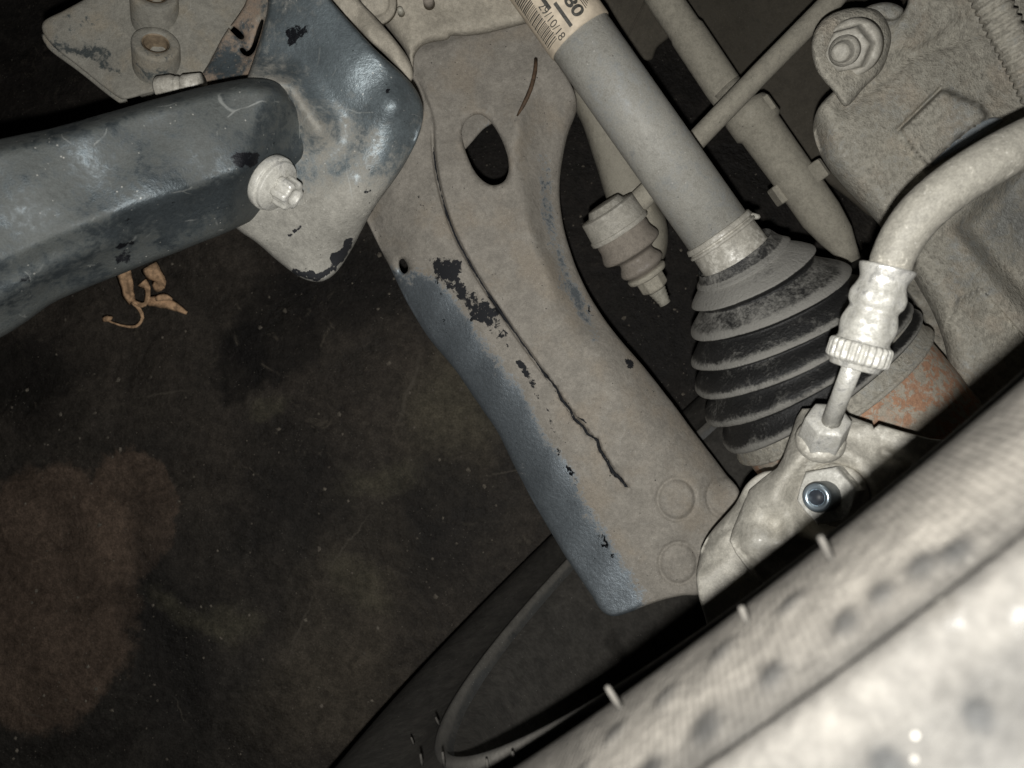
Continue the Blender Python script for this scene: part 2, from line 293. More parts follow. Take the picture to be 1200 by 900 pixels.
def relief(name, outline, depth, mat, parent=None, res=6.0, thick=.003, roll=(8, .002), holes=(), fine=(), fres=1.6, fband=6, wear=None, dark=None, smooth_outline=True, rough_edge=.25):
    """pressed or cast plate: outline, thickness, rolled edge, surface shape from depth(X, Y)"""
    loops = [wob(spline(outline, min(4, res)), rough_edge) if smooth_outline else spline_lin(outline, min(4, res))] + [spline(h, 2.5) for h in holes]
    out = loops[0]
    x0, y0 = out.min(0); x1, y1 = out.max(0)
    gx, gy = np.meshgrid(np.arange(x0, x1, res), np.arange(y0, y1, res)); gx = gx + rng.uniform(-.18, .18, gx.shape) * res; gy = gy + rng.uniform(-.18, .18, gy.shape) * res
    gx, gy = gx.ravel(), gy.ravel()
    s = sd(gx, gy, out)
    keep = s > res * .45
    for h in loops[1:]: keep &= sd(gx, gy, h) < -res * .4
    for ln in fine: keep &= seg_dist(gx, gy, ln) > fband
    pts = [np.stack([gx[keep], gy[keep]], 1)]
    # rolled border needs its own rows of points
    if roll[0] > 0:
        for k in (.12, .35, .65):
            inn = out; t = np.roll(inn, -1, 0) - np.roll(inn, 1, 0); nn = np.stack([-t[:, 1], t[:, 0]], 1); nn /= np.linalg.norm(nn, axis=1)[:, None] + 1e-9
            q = inn + nn * roll[0] * k; q2 = inn - nn * roll[0] * k
            q = np.vstack([q, q2]); dd = sd(q[:, 0], q[:, 1], out); ok = dd > roll[0] * k * .8
            for h in loops[1:]: ok &= sd(q[:, 0], q[:, 1], h) < -1
            pts.append(q[ok])
    for ln in fine:
        ln = np.asarray(ln, float); L2 = []
        for a, b in zip(ln[:-1], ln[1:]):
            d = b - a; l = np.linalg.norm(d)
            if l < 1e-6: continue
            u = d / l; nn = np.array([-u[1], u[0]])
            for j in np.arange(0, l, fres):
                for k in np.arange(-fband, fband + .1, fres): L2.append(a + u * j + nn * k)
        L2 = np.array(L2); ok = sd(L2[:, 0], L2[:, 1], out) > 1.2
        for h in loops[1:]: ok &= sd(L2[:, 0], L2[:, 1], h) < -1
        pts.append(L2[ok])
    inner = np.vstack(pts); inner = np.unique(np.round(inner, 1), axis=0)
    V = []; E = []
    for l in loops:
        b = len(V); V += [Vector(map(float, p)) for p in l]; E += [(b + i, b + (i + 1) % len(l)) for i in range(len(l))]
    nb = len(V); V += [Vector(map(float, p)) for p in inner]
    ov, oe, of, *_ = geometry.delaunay_2d_cdt(V, E, [], 0, 1e-4)
    A = np.array([[p.x, p.y] for p in ov]); T = np.array([f for f in of if len(f) == 3])
    C = A[T].mean(1); ok = inside(C[:, 0], C[:, 1], out)
    for h in loops[1:]: ok &= ~inside(C[:, 0], C[:, 1], h)
    T = T[ok]
    ar = (A[T[:, 1]] - A[T[:, 0]]); br = (A[T[:, 2]] - A[T[:, 0]]); T = T[np.abs(ar[:, 0] * br[:, 1] - ar[:, 1] * br[:, 0]) > 1e-5]
    used = np.unique(T); rm = -np.ones(len(A), int); rm[used] = np.arange(len(used)); A = A[used]; T = rm[T]
    X, Y = A[:, 0], A[:, 1]; D = depth(X, Y)
    if roll[1]:
        e = np.clip(sd(X, Y, out), 0, None)
        for h in loops[1:]: e = np.minimum(e, np.abs(sd(X, Y, h)) * 1.6)
        k = np.clip(1 - e / roll[0], 0, 1); D = D + roll[1] * (1 - np.sqrt(np.clip(1 - k * k, 0, 1)))
    f3 = P(X, Y, D); b3 = f3 * (1 + thick / D)[:, None]
    a, b, c = A[T[:, 0]], A[T[:, 1]], A[T[:, 2]]; nz = (b - a)[:, 0] * (c - a)[:, 1] - (b - a)[:, 1] * (c - a)[:, 0]
    T = np.where((nz > 0)[:, None], T[:, ::-1], T)      # face the viewer side
    ed = {}
    for t in T:
        for i in range(3):
            e2 = (t[i], t[(i + 1) % 3]); ed[e2] = 1
    n = len(A); faces = [tuple(t) for t in T] + [tuple(x + n for x in t[::-1]) for t in T]
    for (i, j) in ed:
        if (j, i) not in ed: faces.append((j, i, i + n, j + n))
    at = {}
    at['wear'] = np.tile(wear(X, Y) if wear else np.zeros(n) + .4, 2); at['dark'] = np.tile(dark(X, Y) if dark else np.zeros(n), 2)
    return link(name, W(np.vstack([f3, b3])), faces, mat, parent, attrs=at)
def spline_lin(pts, step):
    p = np.asarray(pts, float); o = []
    for a, b in zip(p, np.roll(p, -1, 0)):
        k = max(1, int(np.linalg.norm(b - a) / step)); o += [a + (b - a) * j / k for j in range(k)]
    return np.array(o)
def loft(name, rings, mat, parent=None, cap=True, wear=None, smooth=True):
    """rings: list of (n,3) arrays of camera-frame points"""
    n = len(rings[0]); V = np.vstack(rings); Fc = []
    for k in range(len(rings) - 1):
        for i in range(n):
            j = (i + 1) % n; Fc.append((k * n + i, k * n + j, (k + 1) * n + j, (k + 1) * n + i))
    if cap:
        V = np.vstack([V, rings[0].mean(0), rings[-1].mean(0)]); a = len(rings) * n
        for i in range(n):
            j = (i + 1) % n; Fc.append((a, j, i)); Fc.append((a + 1, (len(rings) - 1) * n + i, (len(rings) - 1) * n + j))
    Vw = W(V)
    wa = np.full(len(V), .4)
    if wear is not None: wa[:len(wear)] = wear
    # consistent outward orientation
    c = V.mean(0); f0 = Fc[0]; mid = (len(rings) // 2) * n if len(rings) > 2 else 0
    q = Fc[min(mid, len(Fc) - 1)]; a, b, d = V[q[0]], V[q[1]], V[q[3]]; nn = np.cross(b - a, d - a); cc = rings[min(len(rings) // 2, len(rings) - 1)].mean(0)
    if nn @ (a - cc) < 0: Fc = [tuple(reversed(f)) for f in Fc]
    return link(name, Vw, Fc, mat, parent, smooth=smooth, attrs={'wear': wa, 'dark': np.zeros(len(V))})
def frame(ax):
    ax = np.asarray(ax, float); ax = ax / np.linalg.norm(ax); h = np.array([0, 1.0, 0]) if abs(ax[1]) < .9 else np.array([1.0, 0, 0])
    u = np.cross(ax, h); u /= np.linalg.norm(u); return ax, u, np.cross(ax, u)
def lathe(name, base, ax, prof, mat, parent=None, seg=40, lobes=None, phase=0, cap=True, smooth=True, wear=None):
    """prof: (distance along axis, radius[, sharp lobe weight])"""
    ax, u, v = frame(ax); th = np.linspace(0, 2 * np.pi, seg, endpoint=False) + phase; rings = []
    for q in prof:
        k = 1.0
        if len(q) > 2 and lobes: k = lobes(th - phase) * q[2] + (1 - q[2])
        rings.append(np.asarray(base) + ax * q[0] + (u[None] * np.cos(th)[:, None] + v[None] * np.sin(th)[:, None]) * (q[1] * k * np.ones(seg))[:, None])
    return loft(name, rings, mat, parent, cap, wear, smooth)
def crisp(prof, e=.00025):
    """double each corner so smooth shading keeps edges"""
    D3 = any(len(q) == 3 for q in prof)
    if D3: prof = [tuple(q) + ((0.,) if len(q) == 2 else ()) for q in prof]
    o = []; n = len(prof)
    for i, q in enumerate(prof):
        q = np.array(tuple(q) + ((0.,) if D3 and len(q) == 2 else ()), float)
        if 0 < i < n - 1:
            a = np.array(prof[i - 1], float); b = np.array(prof[i + 1], float)
            a, b = a[:len(q)], b[:len(q)]
            da = np.linalg.norm((a - q)[:2]); db = np.linalg.norm((b - q)[:2])
            o.append(tuple(q + (a - q) * min(.45, e / max(da, 1e-6)))); o.append(tuple(q + (b - q) * min(.45, e / max(db, 1e-6))))
        else: o.append(tuple(q))
    return o
def hexl(th):       # hexagon radius factor
    a = (th % (math.pi / 3)) - math.pi / 6; return .866 / np.cos(a)
def star(n, amp): return lambda th: 1 + amp * np.cos(n * th)
def sweep(name, pts, rad, mat, parent=None, seg=28, cap=True, step=None, ridges=None, wear=None, ell=1.0):
    pts = np.asarray(pts, float); rad = np.asarray(rad, float) * np.ones(len(pts))
    q = np.hstack([pts, rad[:, None]])
    if step: q = spline(q, step, closed=False)
    pts, rad = q[:, :3], q[:, 3]
    if ridges: s = np.concatenate([[0], np.cumsum(np.linalg.norm(np.diff(pts, axis=0), axis=1))]); rad = rad * ridges(s)
    rings = []; th = np.linspace(0, 2 * np.pi, seg, endpoint=False); u = None
    for i in range(len(pts)):
        t = pts[min(i + 1, len(pts) - 1)] - pts[max(i - 1, 0)]; t /= np.linalg.norm(t) + 1e-12
        if u is None: _, u, v = frame(t)
        u = u - (u @ t) * t; u /= np.linalg.norm(u); v = np.cross(t, u)
        rings.append(pts[i] + (np.cos(th)[:, None] * u + np.sin(th)[:, None] * v) * rad[i])
    return loft(name, rings, mat, parent, cap, wear)
def PP(l): return np.array([P(*q) for q in l])

# ------------------------------------------------------------------ floor
gx, gy = np.meshgrid(np.linspace(-1.6, 1.6, 60), np.linspace(-1.6, 1.6, 60))
fv = np.stack([gx.ravel(), gy.ravel(), .0015 * (np.sin(gx.ravel() * 9) * np.cos(gy.ravel() * 7 + 1) - 1)], 1)
fo = link('floor', fv, [(j*60+i, j*60+i+1, (j+1)*60+i+1, (j+1)*60+i) for j in range(59) for i in range(59)], 'floor', loc=(0, 0, 0)); fo['kind'] = 'structure'
# grit lying about
gv = []; gf = []
for k in range(800):
    x, y = random.uniform(-40, 900), random.uniform(150, 940)
    c = W(floor_pt(x, y)) + np.array([0, 0, .0002]); s = random.choice([.0004, .0005, .0006, .0009, .0014]) if random.random() < .93 else .0022
    b = len(gv); a0 = random.random() * 6
    for j in range(5): gv.append(c + np.array([math.cos(a0 + j * 1.257) * s * random.uniform(.6, 1.3), math.sin(a0 + j * 1.257) * s * random.uniform(.6, 1.3), 0]))
    gv.append(c + np.array([0, 0, s * .8])); gf += [(b + j, b + (j + 1) % 5, b + 5) for j in range(5)]
go = link('grit', gv, gf, 'grit', smooth=False); go['kind'] = 'stuff'; tag(go, 'pale grit and crumbs scattered over the oily dark floor', 'grit')

# ------------------------------------------------------------------ wheel
wheel = thing('car_wheel', 'road wheel with dusty black tyre filling the bottom right foreground', 'wheel', HUB + AX * .1 - UP * .315)
_, WU, WV = frame(AX)
def wheel_rt(p):
    v = p - HUB; o = v @ AX; r = v - np.outer(o, AX) if v.ndim > 1 else v - o * AX
    return np.linalg.norm(r, axis=-1), np.arctan2(r @ WV, r @ WU), o
def ray_plane(px, py, off):
    r = P(px, py, 1.0); return r * (AX @ (HUB + AX * off)) / (AX @ r)
prof_c = spline([(.1935, .0055), (.1950, .0035), (.1985, .0015), (.206, .0000), (.213, -.0015), (.222, -.0055), (.234, -.0125), (.242, -.0158), (.250, -.0172), (.261, -.0168), (.270, -.0148), (.2745, -.0142), (.2765, -.0150), (.279, -.0140), (.2805, -.0110), (.286, -.0065), (.294, -.001), (.302, .005), (.308, .013), (.3120, .021), (.3150, .03), (.317, .05)], .0009, closed=False)
outb = []
for (o0, gw) in ((.062, .009), (.095, .009), (.128, .009)):
    outb += [(.3175, o0 - gw / 2 - .001), (.3172, o0 - gw / 2), (.310, o0 - gw / 2 + .001), (.310, o0 + gw / 2 - .001), (.3172, o0 + gw / 2), (.3175, o0 + gw / 2 + .001)]
tail = [(.3150, .17), (.308, .187), (.293, .202), (.27, .214), (.25, .219), (.222, .214), (.206, .204), (.197, .199), (.19, .19), (.188, .1), (.19, .01)]
prof = np.vstack([prof_c, outb, tail])
_, th_a, _ = wheel_rt(ray_plane(600, 920, -.018)); _, th_b, _ = wheel_rt(ray_plane(1230, 440, -.018))
def unwrap(a, ref): return ref + ((a - ref + np.pi) % (2 * np.pi) - np.pi)
th_b = unwrap(th_b, th_a); lo_, hi_ = min(th_a, th_b) - .15, max(th_a, th_b) + .15
ths = np.concatenate([np.arange(lo_, hi_, .0031), np.linspace(hi_, lo_ + 2 * np.pi, 520, endpoint=False)])
TH, RI = np.meshgrid(ths, np.arange(len(prof))); rr = prof[RI, 0]; oo = prof[RI, 1].copy()
npf = len(prof_c); side = RI < npf
dim = [(350,390,1.7),(190,515,1.7),(45,620,1.7),(270,560,2.0),(105,690,1.8),(620,510,2.1),(400,670,2.1),(855,345,1.5),(660,270,1.5),(455,420,1.6),(870,110,1.6),(540,255,1.6),(1130,110,1.8),(760,190,1.4),(560,640,1.8),(960,60,1.5),(-60,730,1.7)]
slope = np.gradient(prof_c[:, 1]) 
bumpv = np.zeros_like(oo); dim_shade = np.zeros_like(oo); darkw = np.zeros_like(oo); wear_shade = np.zeros_like(oo)
for (cx, cy, rmm) in dim:
    rmm *= 1.2
    r0, t0, _ = wheel_rt(ray_plane(700 + cx / 2.4, 600 + cy / 2.4, -.0175)); t0 = unwrap(t0, (lo_ + hi_) / 2)
    if r0 > .271: rmm *= .55
    dd = np.hypot(rr - r0, (TH - t0) * r0); bumpv += np.where(side, -.0006 * np.exp(-(dd / (rmm * .0010)) ** 2.5), 0); dim_shade += np.where(side, .26 * np.exp(-(dd / (rmm * .0010)) ** 3), 0)
oo = oo + bumpv
for (cx, cy, s) in [(975, 270, .0014), (960, 345, .0009), (1110, 210, .0016), (1085, 290, .0009), (900, 505, .0013), (950, 490, .0012), (1030, 570, .0013), (1120, 440, .0016), (1170, 430, .0012), (1190, 250, .0014), (808, 545, .0009), (697, 585, .0009), (1000, 500, .0014), (920, 615, .0009)]:
    r0, t0, _ = wheel_rt(ray_plane(700 + cx / 2.4, 600 + cy / 2.4, -.0150)); t0 = unwrap(t0, (lo_ + hi_) / 2)
    darkw += np.where(side, np.exp(-(np.hypot(rr - r0, (TH - t0) * r0) / s) ** 2), 0)
near = np.cos(TH - (lo_ + hi_) / 2); darkw += np.where(side, .62 * np.exp(-((rr - .2772) / .0012) ** 2) * smoothstep(.8, .95, near), 0)
wear_shade = .42 + .16 * smoothstep(.3, .9, near) - .20 * smoothstep(.262, .276, rr) * smoothstep(.3, .9, near) - .10 * smoothstep(.2785, .283, rr) * smoothstep(.3, .9, near)
wear_shade = wear_shade - dim_shade  # shading of the dimples painted in as a darker dust tone
oo = oo + np.where(side, .0004 * np.sin(TH * 23) * smoothstep(.205, .22, rr) * 0, 0)
pv = HUB + AX * oo[..., None] + (np.cos(TH)[..., None] * WU + np.sin(TH)[..., None] * WV) * rr[..., None]
nt_ = len(ths); nr = len(prof); pv = pv.reshape(-1, 3)
ff = []
for k in range(nr):
    k2 = (k + 1) % nr
    base = np.arange(nt_); nx = (base + 1) % nt_
    ff.append(np.stack([k * nt_ + base, k * nt_ + nx, k2 * nt_ + nx, k2 * nt_ + base], 1))
ff = np.vstack(ff)
a, b, c = pv[ff[0, 0]], pv[ff[0, 1]], pv[ff[0, 3]]
uvw = np.stack([TH.ravel() / (2 * np.pi) * 1.0, rr.ravel()], 1)
tyre = link('tyre', W(pv), ff, 'tyre', wheel, attrs={'wear': wear_shade.ravel(), 'dark': darkw.ravel()}, uv=uvw)
import bmesh
def fixn(o):
    bm = bmesh.new(); bm.from_mesh(o.data); bmesh.ops.recalc_face_normals(bm, faces=bm.faces); bm.to_mesh(o.data); bm.free()
fixn(tyre)
# rim: flange lip, barrel, dished face with spoke windows
rp = [(.1992, .0005), (.1992, -.0022), (.1988, -.0032), (.1980, -.0036), (.1962, -.0036), (.1954, -.0030), (.1950, -.0015), (.1948, .006), (.1944, .018), (.1938, .026), (.193, .036), (.1925, .05), (.1915, .062), (.191, .075), (.189, .10), (.186, .13), (.183, .15), (.176, .166), (.165, .172)]
rp_o = [(.165, .180), (.18, .175), (.191, .155), (.1945, .08), (.1955, .06), (.1965, .045), (.1968, .03), (.197, .02), (.1975, .003), (.1985, .0015)]
pr = np.vstack([spline(rp, .003, closed=False), rp_o]); th2 = np.linspace(0, 2 * np.pi, 300, endpoint=False)
T2, I2 = np.meshgrid(th2, np.arange(len(pr))); rp_v = HUB + AX * pr[I2, 1][..., None] + (np.cos(T2)[..., None] * WU + np.sin(T2)[..., None] * WV) * pr[I2, 0][..., None]
n2 = len(pr); fr = []
for k in range(n2):
    k2 = (k + 1) % n2; bb = np.arange(300); nx = (bb + 1) % 300; fr.append(np.stack([k * 300 + bb, k * 300 + nx, k2 * 300 + nx, k2 * 300 + bb], 1))
_, tl, _ = wheel_rt(ray_plane(620, 875, 0.0))
rimw = .62 - .9 * np.exp(-((pr[I2, 1] + .003) / .003) ** 2)
rim = link('rim', W(rp_v.reshape(-1, 3)), np.vstack(fr), 'rim', wheel, attrs={'wear': rimw.ravel(), 'dark': np.zeros(rimw.size)}); fixn(rim)
# five spokes and a hub disc on the outboard side, all seen only in glimpses
def disc(name, r0, r1, o0, o1, parent, mat, seg=96):
    rings = []
    th = np.linspace(0, 2 * np.pi, seg, endpoint=False)
    for r_, o_ in ((r0, o0), (r1, o0), (r1, o1), (r0, o1), (r0, o0)):
        rings.append(HUB + AX * o_ + (np.cos(th)[:, None] * WU + np.sin(th)[:, None] * WV) * r_)
    return loft(name, rings, mat, parent, cap=False)
disc('hub_disc', .03, .075, .150, .166, rim, 'rim')
for k in range(5):
    a0 = tl + .35 + k * 2 * math.pi / 5; u = np.cos(a0) * WU + np.sin(a0) * WV; v = np.cross(AX, u)
    rings = []
    for s, hw in ((.06, .020), (.11, .017), (.168, .026)):
        c = HUB + AX * .158 + u * s; rings.append(np.array([c + v * x * hw + AX * y * .009 for x, y in ((-1, -1), (-.6, -1.25), (.6, -1.25), (1, -1), (1, 1), (-1, 1))]))
    loft('spoke', rings, 'rim', rim)
wq = HUB + AX * .05 + (math.cos(tl + .45) * WU + math.sin(tl + .45) * WV) * .188
loft('balance_weight', [wq + np.array([(-.01, -.004, 0), (.01, -.006, 0), (.011, .004, 0), (-.009, .006, 0)]) * k + np.array([0, 0, z]) for k, z in ((.8, -.003), (1, -.002), (1, .004))], 'fitting', rim)
# brake disc behind the knuckle
bd = thing('brake_disc', 'plain brake disc deep in shadow inside the wheel', 'brake disc', HUB + AX * .09)
disc('friction_ring', .075, .135, .088, .098, bd, 'cast')
disc('top_hat', .03, .078, .092, .128, bd, 'cast')
# vent spews: short rubber hairs
def spew(px, py, off, ln, dirpx, r=.00042, d=None):
    p = ray_plane(px, py, off) if d is None else P(px, py, d); q = P(px + dirpx[0] * 10, py + dirpx[1] * 10, p[2]) - p; q /= np.linalg.norm(q)
    q = q + np.array([0, 0, -.25]); q /= np.linalg.norm(q)
    sweep('vent_spew', np.array([p - q * .0012, p + q * ln * .5, p + q * ln]), [r * 1.1, r, r * .75], 'tyre', tyre, seg=10)
for s in [(722, 822, -.0195, .0028, (-.5, -.86)), (969, 645, -.0195, .0022, (-.5, -.86)), (872, 720, -.0195, .0012, (-.4, -.9)), (603, 893, -.004, .003, (-.2, -1)),
          (494, 893, -.010, .003, (-.1, -1)), (520, 893, -.008, .0035, (-.1, -1)), (513, 846, -.010, .0022, (-.4, -1)), (484, 870, -.008, .0025, (-.3, -1)), (571, 897, -.004, .002, (-.1, -1)), (448, 900, -.004, .0022, (.3, -1))]:
    spew(*s)

# ------------------------------------------------------------------ lower control arm
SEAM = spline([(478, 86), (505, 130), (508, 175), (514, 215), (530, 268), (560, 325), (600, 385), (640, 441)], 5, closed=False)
CRACK = np.array([(640, 440), (652, 455), (658, 468), (668, 480), (673, 491), (684, 500), (688, 508), (700, 516), (703, 527), (712, 541), (718, 553), (727, 561), (734, 570)], float)
CRACK2 = np.array([(676, 488), (690, 498), (702, 508), (712, 520)], float)
arm_out = [(474, 120), (478, 70), (500, 35), (560, 20), (622, 18), (655, 72), (672, 105), (676, 126), (665, 158), (657, 200), (657, 242), (667, 290), (690, 345), (720, 390), (755, 430), (790, 475), (820, 515), (850, 555), (866, 576), (862, 600), (845, 640), (828, 672), (822, 696), (800, 698), (770, 705), (738, 717), (718, 722), (705, 716), (693, 698), (660, 648), (625, 588), (600, 540), (582, 505), (565, 480), (535, 436), (500, 392), (475, 350), (455, 310), (435, 270), (425, 240), (450, 190)]
low_right = [(478, 60), (505, 130), (508, 175), (514, 215), (530, 268), (560, 325), (600, 385), (650, 455), (692, 510), (734, 570), (780, 640), (900, 740), (1000, 500), (700, 0)]
def arm_depth(X, Y):
    d = .405 - .00004 * (Y - 300)
    up = smoothstep(-2, 3, sd(X, Y, low_right)); fade = 1 - smoothstep(430, 560, Y)
    d = d - up * .0030 * (1 - smoothstep(540, 610, Y)) - 0
    g = seg_dist(X, Y, SEAM); d = d + .0075 * np.exp(-(g / 1.9) ** 2) * (1 - smoothstep(400, 450, Y) * .6) * smoothstep(120, 200, Y)
    gc = seg_dist(X, Y, CRACK); wv = 1.9 + 1.2 * np.sin(X * .8) * np.sin(Y * .31); d = d + .0035 * np.exp(-(gc / np.maximum(wv, .7)) ** 2)
    # lower-left flank rolls down and away
    fl = seg_dist(X, Y, [(425, 235), (455, 310), (500, 392), (565, 480), (600, 540), (660, 648), (705, 716)])
    d = d + .021 * np.clip(1 - (fl) / 88, 0, 1) ** 2 * (1 - .4 * smoothstep(600, 720, Y))
    # channel down the web and raised right border
    d = d + .006 * np.exp(-(seg_dist(X, Y, [(640, 120), (634, 200), (650, 290), (690, 380)]) / 20) ** 2) * (1 - smoothstep(330, 440, Y)) - .003 * np.exp(-(seg_dist(X, Y, [(606, 130), (602, 200), (614, 260), (650, 340)]) / 10) ** 2) * (1 - smoothstep(300, 400, Y))
    rt = seg_dist(X, Y, [(676, 126), (657, 200), (657, 242), (667, 290), (690, 345), (755, 430), (850, 555)])
    d = d + .015 * np.clip(1 - (rt) / 46, 0, 1) ** 2
    d = d - .006 * np.exp(-(seg_dist(X, Y, [(625, 200), (640, 280), (680, 380)]) / 14) ** 2) * 0 - .004 * np.exp(-(seg_dist(X, Y, [(690, 420), (740, 520), (790, 600)]) / 40) ** 2)
    d = d - .0012 * gauss(X, Y, 615, 85, 22) - .0016 * gauss(X, Y, 609, 148, 7)
    for (x, y) in ((793, 585), (851, 582), (795, 660)):
        r = np.hypot((X - x), (Y - y) * .92); d = d - .0008 * (1 - smoothstep(16, 21, r)) + .0013 * np.exp(-((r - 22.5) / 2.0) ** 2)
    d = d + .0012 * (np.sin(X * .033 + 1) * np.sin(Y * .027)) + .0004 * np.sin(X * .11 + Y * .05)
    # shallow dents
    d = d + .0012 * gauss(X, Y, 560, 90, 30, 20, 20) + .001 * gauss(X, Y, 665, 520, 25) + .0008 * gauss(X, Y, 760, 620, 18)
    return d
def arm_wear_shade(X, Y):
    fl = seg_dist(X, Y, [(425, 235), (455, 310), (500, 392), (565, 480), (600, 540), (660, 648), (705, 716)])
    a = (1 - smoothstep(24, 84, fl)) * smoothstep(270, 370, Y)
    a = np.maximum(a, .35 * gauss(X, Y, 540, 62, 70, 22)); a = np.maximum(a, .62 * np.exp(-(seg_dist(X, Y, [(636, 185), (643, 250), (662, 320), (700, 395)]) / 15) ** 2))  # top patch: housing's shadow painted in; right strip: worn paint
    pass
    return a * (.92 + .10 * np.sin(X * .05) * np.sin(Y * .037))
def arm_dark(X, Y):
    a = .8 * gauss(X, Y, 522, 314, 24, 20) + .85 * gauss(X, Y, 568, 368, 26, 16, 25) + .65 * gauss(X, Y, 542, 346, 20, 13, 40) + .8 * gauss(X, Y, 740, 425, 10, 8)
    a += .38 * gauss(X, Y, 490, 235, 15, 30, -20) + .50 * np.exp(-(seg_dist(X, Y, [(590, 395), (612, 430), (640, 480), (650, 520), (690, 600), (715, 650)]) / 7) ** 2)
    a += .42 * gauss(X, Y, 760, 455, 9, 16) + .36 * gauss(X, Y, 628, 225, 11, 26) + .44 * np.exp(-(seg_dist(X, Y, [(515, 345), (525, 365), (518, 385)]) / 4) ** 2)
    a += .42 * np.exp(-(seg_dist(X, Y, CRACK) / 6) ** 2) + (.95 + .35 * np.sin(X * .31) * np.sin(Y * .23)) * np.exp(-(seg_dist(X, Y, CRACK) / 1.15) ** 2) + .8 * np.exp(-(seg_dist(X, Y, CRACK2) / 1.0) ** 2) + 1.3 * np.exp(-(seg_dist(X, Y, SEAM) / 1.0) ** 2) * smoothstep(150, 190, Y) * (1 - .55 * smoothstep(430, 470, Y)) + .5 * np.exp(-(seg_dist(X, Y, [(688, 362), (704, 378)]) / 5) ** 2)  # seam term paints the shade of the gap as black along the groove
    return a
arm = thing('control_arm', 'large stamped steel lower control arm, dusty with blue-grey worn paint along one flank', 'control arm', P(650, 420, .42))
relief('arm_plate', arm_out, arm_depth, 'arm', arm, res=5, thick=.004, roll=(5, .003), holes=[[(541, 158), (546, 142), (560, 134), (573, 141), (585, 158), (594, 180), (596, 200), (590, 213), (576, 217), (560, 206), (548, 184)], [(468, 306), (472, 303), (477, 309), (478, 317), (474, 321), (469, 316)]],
       fine=[SEAM[::2], CRACK] + [np.array([(x + 22 * math.cos(a), y + 23.5 * math.sin(a)) for a in np.linspace(0, 6.2832, 20)]) for x, y in ((793, 585), (795, 660), (851, 582))], fres=1.5, fband=5, wear=arm_wear_shade, dark=arm_dark)
# returned flange inside the opening and pressed collar behind
relief('inner_web', [(500, 150), (545, 120), (580, 140), (566, 152), (545, 176), (520, 200)], lambda X, Y: .445 + 0 * X, 'arm', arm, res=8)
tw = sweep('twig', PP([(628, 69, .398), (627, 84, .396), (622, 104, .396), (613, 124, .397), (606, 136, .399)]), [.0009, .0011, .0011, .0010, .0004], 'twig', None, seg=8, step=.004)
tag(tw, 'thin curved brown twig lying on the control arm beside its oval hole', 'twig')

# ------------------------------------------------------------------ subframe beam on the left with its bracket
sub = thing('subframe_beam', 'thick worn black subframe beam crossing the left side, with its bolted end bracket', 'subframe beam', P(150, 240, .30))
TX = [-40, 0, 70, 170, 250, 290, 325, 350, 375]; TY = [172, 163, 148, 119, 99, 92, 98, 122, 160]
BX = [-40, 0, 30, 60, 100, 170, 220, 275, 330, 375]; BY = [412, 396, 378, 356, 338, 310, 291, 268, 240, 200]
def beam_depth(X, Y):
    yt, yb = np.interp(X, TX, TY), np.interp(X, BX, BY); s = np.clip((Y - yt) / (yb - yt), 0, 1)
    d = .232 + .00012 * X
    d = d + .085 * (np.sqrt(np.clip(s - .60, 0, None) ** 2 * (s > .60) + .0009) - .03) * .8 + .008 * (1 - smoothstep(0, .10, s)) ** 2
    d = d - .0035 * np.exp(-((s - .80) / .07) ** 2) * (1 - smoothstep(60, 200, X))
    d = d + .02 * smoothstep(300, 372, X + .35 * (Y - 130))
    return d + .0010 * np.sin(X * .045) * np.sin(Y * .05) + .0006 * gauss(X, Y, 140, 190, 20)
def beam_wear(X, Y):
    yt, yb = np.interp(X, TX, TY), np.interp(X, BX, BY); s = (Y - yt) / (yb - yt)
    a = .42 + .5 * np.exp(-((s - .66) / .14) ** 2) * smoothstep(80, 160, X) - .45 * smoothstep(.82, 1.0, s) - .15 * np.exp(-((s - .35) / .25) ** 2)
    return a + .2 * gauss(X, Y, 280, 180, 30)
def beam_dark(X, Y): return .6 * gauss(X, Y, 142, 295, 22, 20) + .45 * gauss(X, Y, 285, 185, 35, 18) + .35 * gauss(X, Y, 80, 165, 50, 10) + .4 * gauss(X, Y, 25, 325, 30, 14) + .32 * np.exp(-(seg_dist(X, Y, [(150, 262), (230, 228), (330, 160)]) / 12) ** 2)
beam_out = [(-40, 172), (0, 163), (70, 148), (170, 119), (250, 99), (290, 92), (318, 94), (340, 108), (356, 132), (362, 155), (352, 190), (335, 222), (308, 250), (275, 268), (220, 291), (170, 310), (100, 338), (60, 356), (30, 378), (0, 396), (-40, 412)]
relief('beam_tube', beam_out, beam_depth, 'beam', sub, res=5, thick=.05, roll=(7, .004), wear=beam_wear, dark=beam_dark)
def brk_depth(X, Y):
    d = .300 - .00006 * (X - 300) + .00005 * (Y - 150)
    rt = seg_dist(X, Y, [(500, 60), (497, 130), (470, 205), (430, 265), (412, 300)])
    d = d + .014 * np.clip(1 - (rt) / 60, 0, 1) ** 2
    d = d + .016 * smoothstep(235, 345, Y) - .004 * gauss(X, Y, 464, 122, 22) - .003 * gauss(X, Y, 400, 60, 50)
    d = d - .012 * np.clip(1 - (seg_dist(X, Y, [(285, 92), (340, 102), (372, 150)])) / 42, 0, 1) ** 2
    return d + .0012 * np.sin(X * .05) * np.sin(Y * .04 + 1)
def brk_wear(X, Y): return .55 + .4 * smoothstep(230, 120, Y) * 0 + .35 * gauss(X, Y, 400, 60, 90, 70) + .4 * gauss(X, Y, 460, 120, 35, 45) - .75 * smoothstep(190, 275, Y) - .3 * np.exp(-(seg_dist(X, Y, [(300, 90), (345, 105), (370, 150)]) / 12) ** 2)
